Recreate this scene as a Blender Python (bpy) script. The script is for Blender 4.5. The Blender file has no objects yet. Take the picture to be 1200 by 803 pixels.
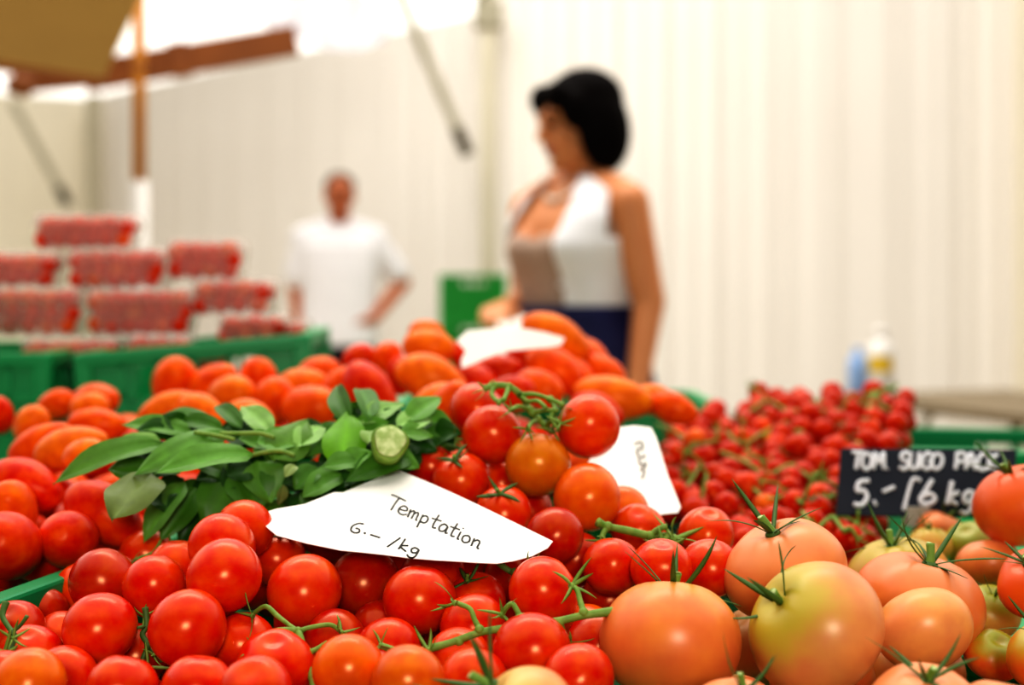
import bpy, bmesh, math, random
from mathutils import Vector, Matrix, Quaternion

random.seed(7)
PI = math.pi
C = bpy.context.scene.collection
F, HX, HY, CZ = 1200 * 50 / 36.0, 600.0, 355.0, 1.08      # photo calibration: 50 mm lens, horizon row, eye height


def P(px, py, D):
    return Vector(((px - HX) / F * D, D, CZ + (HY - py) / F * D))


def lerp(x, xs, ys):
    if x <= xs[0]:
        return ys[0]
    for i in range(1, len(xs)):
        if x <= xs[i]:
            t = (x - xs[i - 1]) / (xs[i] - xs[i - 1])
            return ys[i - 1] + t * (ys[i] - ys[i - 1])
    return ys[-1]


def lin(r, g, b):
    f = lambda c: (c / 255 / 12.92) if c / 255 <= 0.04045 else ((c / 255 + 0.055) / 1.055) ** 2.4
    return (f(r), f(g), f(b), 1.0)


# ------------------------------------------------------------------ object helpers
def tag(o, label=None, cat=None, group=None, kind=None):
    if label:
        o['label'] = label
    if cat:
        o['category'] = cat
    if group:
        o['group'] = group
    if kind:
        o['kind'] = kind
    return o


def link(name, mesh, m=None, parent=None):
    o = bpy.data.objects.new(name, mesh)
    C.objects.link(o)
    if m is not None and mesh is not None and not mesh.materials:
        mesh.materials.append(m)
    if parent is not None:
        o.parent = parent
    return o


def empty(name, label, cat, loc=(0, 0, 0), rot=(0, 0, 0), group=None):
    o = link(name, None)
    o.empty_display_size = 0.05
    o.location = loc
    o.rotation_euler = rot
    return tag(o, label, cat, group)


class MB:
    """collects shapes into one mesh"""

    def __init__(s):
        s.v, s.f, s.sm = [], [], []

    def add(s, vs, fs, smooth=True):
        b = len(s.v)
        s.v += [tuple(v) for v in vs]
        s.f += [tuple(b + i for i in f) for f in fs]
        s.sm += [smooth] * len(fs)
        return s

    def box(s, c, d, M=None):
        x, y, z = d[0] / 2, d[1] / 2, d[2] / 2
        vs = [Vector((c[0] + i * x, c[1] + j * y, c[2] + k * z)) for i in (-1, 1) for j in (-1, 1) for k in (-1, 1)]
        if M is not None:
            vs = [M @ v for v in vs]
        return s.add(vs, [(0, 1, 3, 2), (4, 6, 7, 5), (0, 4, 5, 1), (2, 3, 7, 6), (0, 2, 6, 4), (1, 5, 7, 3)], False)

    def beam(s, a, b, w, h, up=(0, 0, 1)):
        a, b = Vector(a), Vector(b)
        d = (b - a)
        L = d.length
        d.normalize()
        u = Vector(up)
        sd = d.cross(u).normalized()
        u = sd.cross(d)
        M = Matrix((sd, d, u)).transposed().to_4x4()
        M.translation = (a + b) / 2
        return s.box((0, 0, 0), (w, L, h), M)

    def tube(s, pts, rad, n=8, cap=True, sub=4, flat=1.0):
        pts = [Vector(p) for p in pts]
        if not hasattr(rad, '__len__'):
            rad = [rad] * len(pts)
        P2, R2 = [], []
        if sub > 1 and len(pts) > 2:
            for i in range(len(pts) - 1):
                p0, p1, p2, p3 = pts[max(i - 1, 0)], pts[i], pts[i + 1], pts[min(i + 2, len(pts) - 1)]
                for k in range(sub):
                    t = k / sub
                    P2.append(0.5 * ((2 * p1) + (p2 - p0) * t + (2 * p0 - 5 * p1 + 4 * p2 - p3) * t * t + (3 * p1 - p0 - 3 * p2 + p3) * t ** 3))
                    R2.append(rad[i] * (1 - t) + rad[i + 1] * t)
            P2.append(pts[-1])
            R2.append(rad[-1])
        else:
            P2, R2 = pts, rad
        vs, fs = [], []
        ref = None
        for i, p in enumerate(P2):
            d = (P2[min(i + 1, len(P2) - 1)] - P2[max(i - 1, 0)])
            if d.length < 1e-9:
                d = Vector((0, 0, 1))
            d.normalize()
            if ref is None:
                ref = d.orthogonal().normalized()
            ref = (ref - d * ref.dot(d))
            if ref.length < 1e-6:
                ref = d.orthogonal()
            ref.normalize()
            q = d.cross(ref)
            for k in range(n):
                a = 2 * PI * k / n
                vs.append(p + (ref * math.cos(a) + q * math.sin(a) * flat) * R2[i])
        m = len(P2)
        for i in range(m - 1):
            for k in range(n):
                fs.append((i * n + k, i * n + (k + 1) % n, (i + 1) * n + (k + 1) % n, (i + 1) * n + k))
        if cap:
            fs.append(tuple(range(n - 1, -1, -1)))
            fs.append(tuple((m - 1) * n + k for k in range(n)))
        return s.add(vs, fs)

    def ell(s, c, r, M=None, nu=20, nv=14):
        vs, fs = [], []
        for j in range(1, nv):
            t = PI * j / nv
            for i in range(nu):
                a = 2 * PI * i / nu
                vs.append(Vector((c[0] + r[0] * math.sin(t) * math.cos(a), c[1] + r[1] * math.sin(t) * math.sin(a), c[2] + r[2] * math.cos(t))))
        top, bot = len(vs), len(vs) + 1
        vs += [Vector((c[0], c[1], c[2] + r[2])), Vector((c[0], c[1], c[2] - r[2]))]
        for j in range(nv - 2):
            for i in range(nu):
                fs.append((j * nu + i, (j + 1) * nu + i, (j + 1) * nu + (i + 1) % nu, j * nu + (i + 1) % nu))
        for i in range(nu):
            fs.append((top, i, (i + 1) % nu))
            fs.append((bot, (nv - 2) * nu + (i + 1) % nu, (nv - 2) * nu + i))
        if M is not None:
            vs = [M @ v for v in vs]
        return s.add(vs, fs)

    def capsule(s, a, b, ra, rb, n=16, M=None):
        a, b = Vector(a), Vector(b)
        if M is not None:
            a, b = M @ a, M @ b
        d = (b - a).normalized()
        pts, rr = [], []
        for k in range(6):
            t = PI / 2 * k / 5
            pts.append(a - d * ra * math.cos(t))
            rr.append(max(ra * math.sin(t), 1e-4))
        for k in range(6):
            t = PI / 2 * k / 5
            pts.append(b + d * rb * math.sin(t))
            rr.append(max(rb * math.cos(t), 1e-4))
        return s.tube(pts, rr, n, True, 1)

    def loft(s, rings, cap=True):
        n = len(rings[0])
        vs = [v for r in rings for v in r]
        fs = []
        for i in range(len(rings) - 1):
            for k in range(n):
                fs.append((i * n + k, i * n + (k + 1) % n, (i + 1) * n + (k + 1) % n, (i + 1) * n + k))
        if cap:
            fs.append(tuple(range(n - 1, -1, -1)))
            fs.append(tuple((len(rings) - 1) * n + k for k in range(n)))
        return s.add(vs, fs)

    def mesh(s, name='m'):
        me = bpy.data.meshes.new(name)
        me.from_pydata(s.v, [], s.f)
        me.polygons.foreach_set('use_smooth', s.sm)
        me.update()
        return me

    def build(s, name, m, parent=None):
        return link(name, s.mesh(name), m, parent)

    def remesh(s, name, m, parent=None, vox=0.006, smooth=6):
        o = link(name, s.mesh(name), None, None)
        md = o.modifiers.new('r', 'REMESH')
        md.mode = 'VOXEL'
        md.voxel_size = vox
        md.use_smooth_shade = True
        if smooth:
            sm = o.modifiers.new('s', 'SMOOTH')
            sm.factor = 0.5
            sm.iterations = smooth
        dg = bpy.context.evaluated_depsgraph_get()
        me = bpy.data.meshes.new_from_object(o.evaluated_get(dg))
        o.modifiers.clear()
        old = o.data
        o.data = me
        bpy.data.meshes.remove(old)
        me.materials.clear()
        me.materials.append(m)
        if parent is not None:
            o.parent = parent
        return o


# ------------------------------------------------------------------ materials
def newmat(name):
    m = bpy.data.materials.new(name)
    m.use_nodes = True
    nt = m.node_tree
    return m, nt, nt.nodes['Principled BSDF']


def mat(name, col, rough=0.5, noise=0.0, scale=20.0, bump=0.0, col2=None, **kw):
    m, nt, b = newmat(name)
    b.inputs['Roughness'].default_value = rough
    c2 = col2 or tuple(c * 0.6 for c in col[:3]) + (1,)
    if noise > 0:
        tc = nt.nodes.new('ShaderNodeTexCoord')
        n = nt.nodes.new('ShaderNodeTexNoise')
        n.inputs['Scale'].default_value = scale
        n.inputs['Detail'].default_value = 4
        nt.links.new(tc.outputs['Object'], n.inputs['Vector'])
        r = nt.nodes.new('ShaderNodeValToRGB')
        r.color_ramp.elements[0].position = 0.35
        r.color_ramp.elements[1].position = 0.7
        mx = lambda t: tuple(col[i] * (1 - t) + c2[i] * t for i in range(3)) + (1,)
        r.color_ramp.elements[0].color = col
        r.color_ramp.elements[1].color = mx(noise)
        nt.links.new(n.outputs['Fac'], r.inputs['Fac'])
        nt.links.new(r.outputs['Color'], b.inputs['Base Color'])
        if bump:
            bp = nt.nodes.new('ShaderNodeBump')
            bp.inputs['Strength'].default_value = bump
            bp.inputs['Distance'].default_value = 0.002
            nt.links.new(n.outputs['Fac'], bp.inputs['Height'])
            nt.links.new(bp.outputs['Normal'], b.inputs['Normal'])
    else:
        b.inputs['Base Color'].default_value = col
    for k, v in kw.items():
        b.inputs[k.replace('_', ' ')].default_value = v
    return m


def fruit_mat(name, rough=0.3, shoulder=False, streak=0.25, sss=0.0, spec=0.4, tint=(1, .52, .26, 1)):
    """skin: colour from the object's own colour, mottled, optional shoulder colour near the stem end"""
    m, nt, b = newmat(name)
    N, L = nt.nodes, nt.links
    oi = N.new('ShaderNodeObjectInfo')
    tc = N.new('ShaderNodeTexCoord')
    no = N.new('ShaderNodeTexNoise')
    no.inputs['Scale'].default_value = 1.8 if not shoulder else 1.6
    no.inputs['Detail'].default_value = 3
    off = N.new('ShaderNodeVectorMath')
    off.operation = 'ADD'
    L.new(tc.outputs['Object'], off.inputs[0])
    mul = N.new('ShaderNodeMath')
    mul.operation = 'MULTIPLY'
    mul.inputs[1].default_value = 37.0
    L.new(oi.outputs['Random'], mul.inputs[0])
    L.new(mul.outputs[0], off.inputs[1])
    L.new(off.outputs[0], no.inputs['Vector'])
    hs = N.new('ShaderNodeHueSaturation')
    L.new(oi.outputs['Color'], hs.inputs['Color'])
    mr = N.new('ShaderNodeMapRange')
    mr.inputs['From Min'].default_value = 0.3
    mr.inputs['From Max'].default_value = 0.7
    mr.inputs['To Min'].default_value = 1 - streak
    mr.inputs['To Max'].default_value = 1 + streak
    L.new(no.outputs['Fac'], mr.inputs['Value'])
    L.new(mr.outputs[0], hs.inputs['Value'])
    mh = N.new('ShaderNodeMapRange')
    mh.inputs['From Min'].default_value = 0.35
    mh.inputs['From Max'].default_value = 0.75
    mh.inputs['To Min'].default_value = 0.5
    mh.inputs['To Max'].default_value = 0.515
    L.new(no.outputs['Fac'], mh.inputs['Value'])
    L.new(mh.outputs[0], hs.inputs['Hue'])
    out = hs.outputs['Color']
    if shoulder:
        at = N.new('ShaderNodeAttribute')
        at.attribute_type = 'OBJECT'
        at.attribute_name = 'shoulder'
        sx = N.new('ShaderNodeSeparateXYZ')
        L.new(tc.outputs['Generated'], sx.inputs[0])
        ad = N.new('ShaderNodeMath')
        ad.operation = 'ADD'
        nm = N.new('ShaderNodeMath')
        nm.operation = 'MULTIPLY'
        nm.inputs[1].default_value = 0.35
        L.new(no.outputs['Fac'], nm.inputs[0])
        L.new(sx.outputs['Z'], ad.inputs[0])
        L.new(nm.outputs[0], ad.inputs[1])
        m2 = N.new('ShaderNodeMapRange')
        m2.interpolation_type = 'SMOOTHSTEP'
        m2.inputs['From Min'].default_value = 0.80
        m2.inputs['From Max'].default_value = 1.22
        L.new(ad.outputs[0], m2.inputs['Value'])
        mx = N.new('ShaderNodeMix')
        mx.data_type = 'RGBA'
        L.new(m2.outputs[0], mx.inputs['Factor'])
        L.new(out, mx.inputs['A'])
        L.new(at.outputs['Color'], mx.inputs['B'])
        out = mx.outputs['Result']
    L.new(out, b.inputs['Base Color'])
    b.inputs['Roughness'].default_value = rough
    b.inputs['Specular IOR Level'].default_value = spec
    b.inputs['Specular Tint'].default_value = tint
    if sss:
        b.inputs['Subsurface Weight'].default_value = sss
        b.inputs['Subsurface Radius'].default_value = (0.01, 0.004, 0.002)
        b.inputs['Subsurface Scale'].default_value = 0.6
    return m


M_tom = fruit_mat('tomato_skin', 0.25, streak=0.07, spec=.75)
M_plum = fruit_mat('plum_tomato_skin', 0.33, streak=0.13, spec=.32)
M_beef = fruit_mat('beefsteak_skin', 0.36, shoulder=True, streak=0.08, spec=.7, tint=(1, .84, .70, 1))
M_cherry = fruit_mat('cherry_skin', 0.25, streak=0.2, spec=.25)
M_vine = mat('vine_green', lin(104, 140, 48), 0.6, 0.6, 150, 0.3, lin(150, 170, 80))
M_sepal = mat('sepal_green', lin(62, 98, 34), 0.6, 0.6, 120, 0.2, lin(98, 125, 55))
M_cut = mat('cut_stem', lin(204, 216, 158), 0.7, 0.9, 180, 0.3, lin(150, 176, 96))
M_crate = mat('green_crate_plastic', lin(0, 150, 84), 0.42, 0.3, 9, 0.05, lin(0, 128, 70))
M_paper = mat('white_card', lin(250, 246, 238), 0.75, 0.25, 30, 0.05, lin(240, 236, 226))
M_ink = mat('pen_ink', lin(40, 38, 32), 0.7, 0.3, 300)
M_slate = mat('slate_board', lin(42, 46, 56), 0.7, 0.5, 12, 0.1, lin(58, 62, 72), Specular_IOR_Level=.25)
M_chalk = mat('chalk_marker', lin(238, 240, 245), 0.8, 0.2, 200)
M_clear = mat('clear_clip', lin(170, 165, 155), 0.3, 0.2, 20)
M_fabric = mat('tent_fabric', lin(245, 240, 233), 0.8, 0.25, 1.2, 0.0, lin(236, 230, 222))
M_fabric2 = mat('tent_fabric_shade', lin(244, 237, 218), 0.85, 0.3, 1.5, 0.0, lin(234, 226, 206))
M_canvas = mat('white_canvas', lin(186, 182, 184), 0.85, 0.3, 3, 0.1, lin(168, 165, 168))
M_beige = mat('beige_canvas', lin(176, 146, 86), 0.9, 0.4, 2, 0.0, lin(160, 130, 74))
M_wood = mat('orange_wood', lin(132, 74, 16), 0.6, 0.6, 6, 0.1, lin(108, 56, 8))
M_wood2 = mat('pale_pole_wood', lin(192, 128, 40), 0.5, 0.5, 8, 0.1, lin(168, 102, 26))
M_metal = mat('aluminium', lin(205, 198, 176), 0.45, 0.2, 5, Metallic=0.2)
M_dmetal = mat('grey_steel', lin(176, 170, 148), 0.6, 0.3, 6)
M_foot = mat('dark_rubber', lin(84, 76, 58), 0.7, 0.3, 20)
M_floor = mat('paving', lin(196, 186, 168), 0.9, 0.6, 3, 0.2, lin(170, 160, 142))
M_table = mat('table_board', lin(170, 150, 118), 0.7, 0.6, 5, 0.1, lin(140, 118, 88))
M_tedge = mat('dark_table_edge', lin(120, 104, 78), 0.6, 0.4, 8)
M_skin = mat('woman_skin', lin(214, 144, 96), 0.5, 0.3, 14, 0.0, lin(202, 122, 74))
M_skin2 = mat('man_skin', lin(190, 108, 64), 0.5, 0.35, 14, 0.0, lin(174, 94, 52))
M_hair = mat('black_hair', lin(12, 7, 6), 0.8, 0.5, 60, 0.2, lin(18, 10, 8), Specular_IOR_Level=.1)
M_hair2 = mat('brown_hair', lin(70, 44, 24), 0.6, 0.5, 60, 0.3)
M_white = mat('white_cotton', lin(240, 238, 240), 0.85, 0.2, 14, 0.2, lin(222, 220, 226))
M_taupe = mat('taupe_knit', lin(184, 158, 142), 0.85, 0.5, 60, 0.3, lin(156, 130, 116))
M_navy = mat('navy_cloth', lin(20, 22, 74), 0.8, 0.5, 16, 0.2, lin(12, 14, 52))
M_trous = mat('dark_trousers', lin(28, 30, 48), 0.8, 0.4, 16)
M_eye = mat('eye_dark', lin(30, 20, 16), 0.3, 0.2, 50)
M_lip = mat('lips', lin(176, 84, 66), 0.5, 0.2, 50)
M_shoe = mat('shoe_leather', lin(40, 34, 30), 0.5, 0.3, 20)
M_neck = mat('pearl_beads', lin(220, 205, 190), 0.3, 0.2, 50)
M_blue = mat('blue_bottle', lin(150, 180, 222), 0.3, 0.3, 20, 0.0, lin(120, 156, 206))
M_wplast = mat('white_bottle', lin(236, 232, 226), 0.35, 0.1, 20)
M_yel = mat('yellow_label', lin(226, 190, 20), 0.5, 0.3, 30, 0.0, lin(206, 166, 10))
M_film = mat('paper_sleeve', lin(226, 222, 216), 0.8, 0.2, 10)


def leaf_mat():
    m, nt, b = newmat('basil_leaf')
    N, L = nt.nodes, nt.links
    vc = N.new('ShaderNodeVertexColor')
    vc.layer_name = 'tint'
    no = N.new('ShaderNodeTexNoise')
    no.inputs['Scale'].default_value = 90
    tc = N.new('ShaderNodeTexCoord')
    L.new(tc.outputs['Object'], no.inputs['Vector'])
    hs = N.new('ShaderNodeHueSaturation')
    mr = N.new('ShaderNodeMapRange')
    mr.inputs['To Min'].default_value = 0.7
    mr.inputs['To Max'].default_value = 1.3
    L.new(no.outputs['Fac'], mr.inputs['Value'])
    L.new(mr.outputs[0], hs.inputs['Value'])
    L.new(vc.outputs['Color'], hs.inputs['Color'])
    L.new(hs.outputs['Color'], b.inputs['Base Color'])
    b.inputs['Roughness'].default_value = 0.45
    b.inputs['Specular IOR Level'].default_value = .35
    tr = N.new('ShaderNodeBsdfTranslucent')
    L.new(hs.outputs['Color'], tr.inputs['Color'])
    mx = N.new('ShaderNodeMixShader')
    mx.inputs[0].default_value = 0.2
    L.new(b.outputs[0], mx.inputs[1])
    L.new(tr.outputs[0], mx.inputs[2])
    L.new(mx.outputs[0], N['Material Output'].inputs['Surface'])
    return m


M_leaf = leaf_mat()


def film_mat():
    m, nt, b = newmat('clear_plastic')
    N, L = nt.nodes, nt.links
    t = N.new('ShaderNodeBsdfTransparent')
    t.inputs[0].default_value = (0.97, 0.96, 0.95, 1)
    b.inputs['Base Color'].default_value = lin(240, 228, 220)
    b.inputs['Roughness'].default_value = 0.15
    lw = N.new('ShaderNodeLayerWeight')
    lw.inputs[0].default_value = 0.3
    mr = N.new('ShaderNodeMapRange')
    mr.inputs['To Min'].default_value = 0.22
    mr.inputs['To Max'].default_value = 0.6
    L.new(lw.outputs['Facing'], mr.inputs['Value'])
    mx = N.new('ShaderNodeMixShader')
    L.new(mr.outputs[0], mx.inputs[0])
    L.new(t.outputs[0], mx.inputs[1])
    L.new(b.outputs[0], mx.inputs[2])
    L.new(mx.outputs[0], N['Material Output'].inputs['Surface'])
    return m


M_clearbox = film_mat()


# ------------------------------------------------------------------ fruit shapes
def fruit_mesh(name, m, flat=1.0, lobes=0, amp=0.0, dim=0.12, seed=0, nu=40, nv=26, elong=None, nub=0.0):
    """unit-radius fruit, stem end +Z with a dimple"""
    rnd = random.Random(seed)
    ph = [rnd.uniform(0, 6.28) for _ in range(4)]
    vs, fs = [], []

    def pt(t, a):
        z = math.cos(t)
        r = math.sin(t)
        top = max(0.0, z)
        k = 1 + amp * math.cos(lobes * a + ph[0]) * (0.25 + 0.75 * top) * math.sin(t) ** 0.5 if lobes else 1.0
        k *= 1 + 0.015 * math.sin(2 * a + ph[1]) + 0.01 * math.sin(3 * a + ph[2])
        zz = z - dim * math.exp(-(r / 0.28) ** 2) * (1 if z > 0 else 0) - 0.35 * dim * math.exp(-(r / 0.2) ** 2) * (-1 if z < 0 else 0)
        x, y, zz = r * k * math.cos(a), r * k * math.sin(a), zz * flat
        if elong:
            zz *= elong
            sh = 1 - 0.10 * z + 0.05 * math.sin(3 * z + ph[3])
            x *= sh
            y *= sh
            x += 0.10 * (1 - z * z) * math.cos(ph[1])
            if nub and z < 0:
                zz -= nub * math.exp(-(r / 0.16) ** 2)
        return (x, y, zz)

    for j in range(1, nv):
        t = PI * j / nv
        for i in range(nu):
            vs.append(pt(t, 2 * PI * i / nu))
    top, bot = len(vs), len(vs) + 1
    vs += [pt(0, 0), pt(PI, 0)]
    for j in range(nv - 2):
        for i in range(nu):
            fs.append((j * nu + i, (j + 1) * nu + i, (j + 1) * nu + (i + 1) % nu, j * nu + (i + 1) % nu))
    for i in range(nu):
        fs.append((top, i, (i + 1) % nu))
        fs.append((bot, (nv - 2) * nu + (i + 1) % nu, (nv - 2) * nu + i))
    me = MB().add(vs, fs).mesh(name)
    me.materials.append(m)
    return me


def sepal(mb, base, dirv, up, L, w, curl, lift, n=8, twist=0.0):
    """pointed ribbon leaving BASE along DIRV, lifting and curling; closed two-faced sliver"""
    d = Vector(dirv).normalized()
    u = Vector(up).normalized()
    s = d.cross(u).normalized()
    p = Vector(base)
    ang = lift
    vs = []
    for i in range(n + 1):
        t = i / n
        ww = w * (math.sin(PI * min(1, 0.18 + t * 0.82)) ** 0.7) * (1 - 0.25 * t)
        if i == n:
            ww = w * 0.03
        dr = d * math.cos(ang) + u * math.sin(ang)
        nr = -d * math.sin(ang) + u * math.cos(ang)
        sd = s * math.cos(twist * t) + nr * math.sin(twist * t)
        nn = nr * math.cos(twist * t) - s * math.sin(twist * t)
        vs += [p - sd * ww, p + nn * ww * 0.35, p + sd * ww, p - nn * ww * 0.12]
        p = p + dr * (L / n)
        ang += curl / n
    fs = []
    for i in range(n):
        for k in range(4):
            fs.append((i * 4 + k, i * 4 + (k + 1) % 4, (i + 1) * 4 + (k + 1) % 4, (i + 1) * 4 + k))
    fs.append((3, 2, 1, 0))
    fs.append(tuple(n * 4 + k for k in range(4)))
    mb.add(vs, fs)


def calyx_mesh(name, L, w, n, seed, z0=0.86, lift=(0.0, 0.7), curl=(-0.6, 1.2), r0=0.05):
    rnd = random.Random(seed)
    mb = MB()
    mb.ell((0, 0, z0 + 0.02), (0.13, 0.13, 0.06), None, 10, 6)
    for k in range(n):
        a = 2 * PI * (k + rnd.uniform(-0.25, 0.25)) / n
        d = (math.cos(a), math.sin(a), 0)
        sepal(mb, (d[0] * r0, d[1] * r0, z0 + 0.03), d, (0, 0, 1), L * rnd.uniform(0.75, 1.15), w, rnd.uniform(*curl), rnd.uniform(*lift), 9, rnd.uniform(-0.9, 0.9))
    me = mb.mesh(name)
    me.materials.append(M_sepal)
    return me


def stalk_mesh(name, L, r, z0=0.86, bend=(0.1, 0.05)):
    mb = MB()
    mb.tube([(0, 0, z0), (bend[0] * 0.3, bend[1] * 0.3, z0 + L * 0.5), (bend[0], bend[1], z0 + L)], [r * 1.5, r, r * 1.15], 10)
    me = mb.mesh(name)
    me.materials.append(M_vine)
    return me


TM = [fruit_mesh('tomato_skin_%s' % k, M_tom, 0.95, l, a, d, i) for i, (k, l, a, d) in enumerate([('round', 0, 0, .08), ('lobed', 5, .03, .15), ('lumpy', 4, .025, .12)])]
BM = [fruit_mesh('beefsteak_%s' % k, M_beef, f, l, a, d, 20 + i, 56, 34) for i, (k, f, l, a, d) in enumerate([('wide', .80, 6, .025, .2), ('lobed', .78, 5, .04, .24), ('tall', .86, 5, .02, .16)])]
PM = [fruit_mesh('plum_%s' % k, M_plum, 1.0, 3, .02, .05, 40 + i, 32, 26, e, n) for i, (k, e, n) in enumerate([('long', 1.75, .07), ('short', 1.45, .05), ('slim', 1.95, .08)])]
CM = fruit_mesh('cherry_round', M_cherry, 1.0, 0, 0, .1, 60, 20, 14)
CAL = [calyx_mesh('calyx_%s' % k, 0.95, 0.095, 5, 70 + i) for i, k in enumerate('abc')]
BCAL = [calyx_mesh('beef_calyx_%s' % k, 1.15, 0.05, 6, 80 + i, 0.62, (0.0, 0.95), (-1.0, 1.1)) for i, k in enumerate('abcd')]
STALK = stalk_mesh('stalk_short', 0.28, 0.055)
BSTALK = stalk_mesh('stalk_thick', 0.34, 0.06, 0.6, (0.1, 0.04))
MBc = MB()
MBc.ell((0.1, 0.04, 0.945), (0.062, 0.062, 0.012), None, 10, 6)
BCUT = MBc.mesh('cut_face')
BCUT.materials.append(M_cut)
CCAL = calyx_mesh('cherry_calyx', 0.8, 0.1, 5, 99)


def aim(o, axis, spin=0.0):
    q = Vector(axis).normalized().to_track_quat('Z', 'Y')
    o.rotation_mode = 'QUATERNION'
    o.rotation_quaternion = q @ Quaternion((0, 0, 1), spin)


RED = lin(212, 20, 1)
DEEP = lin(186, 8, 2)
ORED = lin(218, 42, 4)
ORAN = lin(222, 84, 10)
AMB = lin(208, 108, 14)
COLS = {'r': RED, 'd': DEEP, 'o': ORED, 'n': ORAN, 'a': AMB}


def jit(c, k=0.06):
    return tuple(max(0, c[i] * (1 + random.uniform(-k, k))) for i in range(3)) + (1,)


def tomato(name, mesh, pos, R, axis, col, label, cat, group=None, calyx=None, stalk=None, spin=None):
    o = link(name, mesh)
    o.location = pos
    o.scale = (R, R, R)
    aim(o, axis, random.uniform(0, 6.28) if spin is None else spin)
    o.color = jit(col)
    tag(o, label, cat, group)
    if calyx is not None:
        c = link('calyx', calyx, None, o)
        if stalk is not None:
            s = link('stalk', stalk, None, c)
            if stalk is BSTALK:
                tag(link('cut_end', BCUT, None, c), 'pale cut stalk end')
    return o


# ------------------------------------------------------------------ packing helpers
def relax(items, iters=60, keep=0.96):
    """items: dicts with pos, R, ray (unit-depth direction), D, lock; overlapping ones slide back along their ray"""
    cam = Vector((0, 0, CZ))
    for _ in range(iters):
        moved = False
        for i in range(len(items)):
            for j in range(i + 1, len(items)):
                a, b = items[i], items[j]
                need = (a['R'] + b['R']) * keep
                d = (a['pos'] - b['pos']).length
                if d < need:
                    far = a if a['D'] > b['D'] else b
                    if far['D'] - far['D0'] > far.get('max', 0.14):
                        continue
                    far['D'] += (need - d) * 0.6 + 0.0005
                    k = far['D']
                    far['pos'] = P(far['px'], far['py'], k)
                    moved = True
        if not moved:
            break


# ------------------------------------------------------------------ the tomatoes on the vine (front crate)
def Dv(py):
    return lerp(py, [470, 560, 600, 620, 650, 690, 720, 760, 803, 830], [1.16, 1.12, 1.09, 1.06, 1.01, 0.965, 0.93, 0.885, 0.845, 0.82])


BACK = (0.1, 0.6, -0.5)
UPC = (0.05, -0.45, 0.85)
UP = (0.1, 0.1, 1.0)
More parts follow.
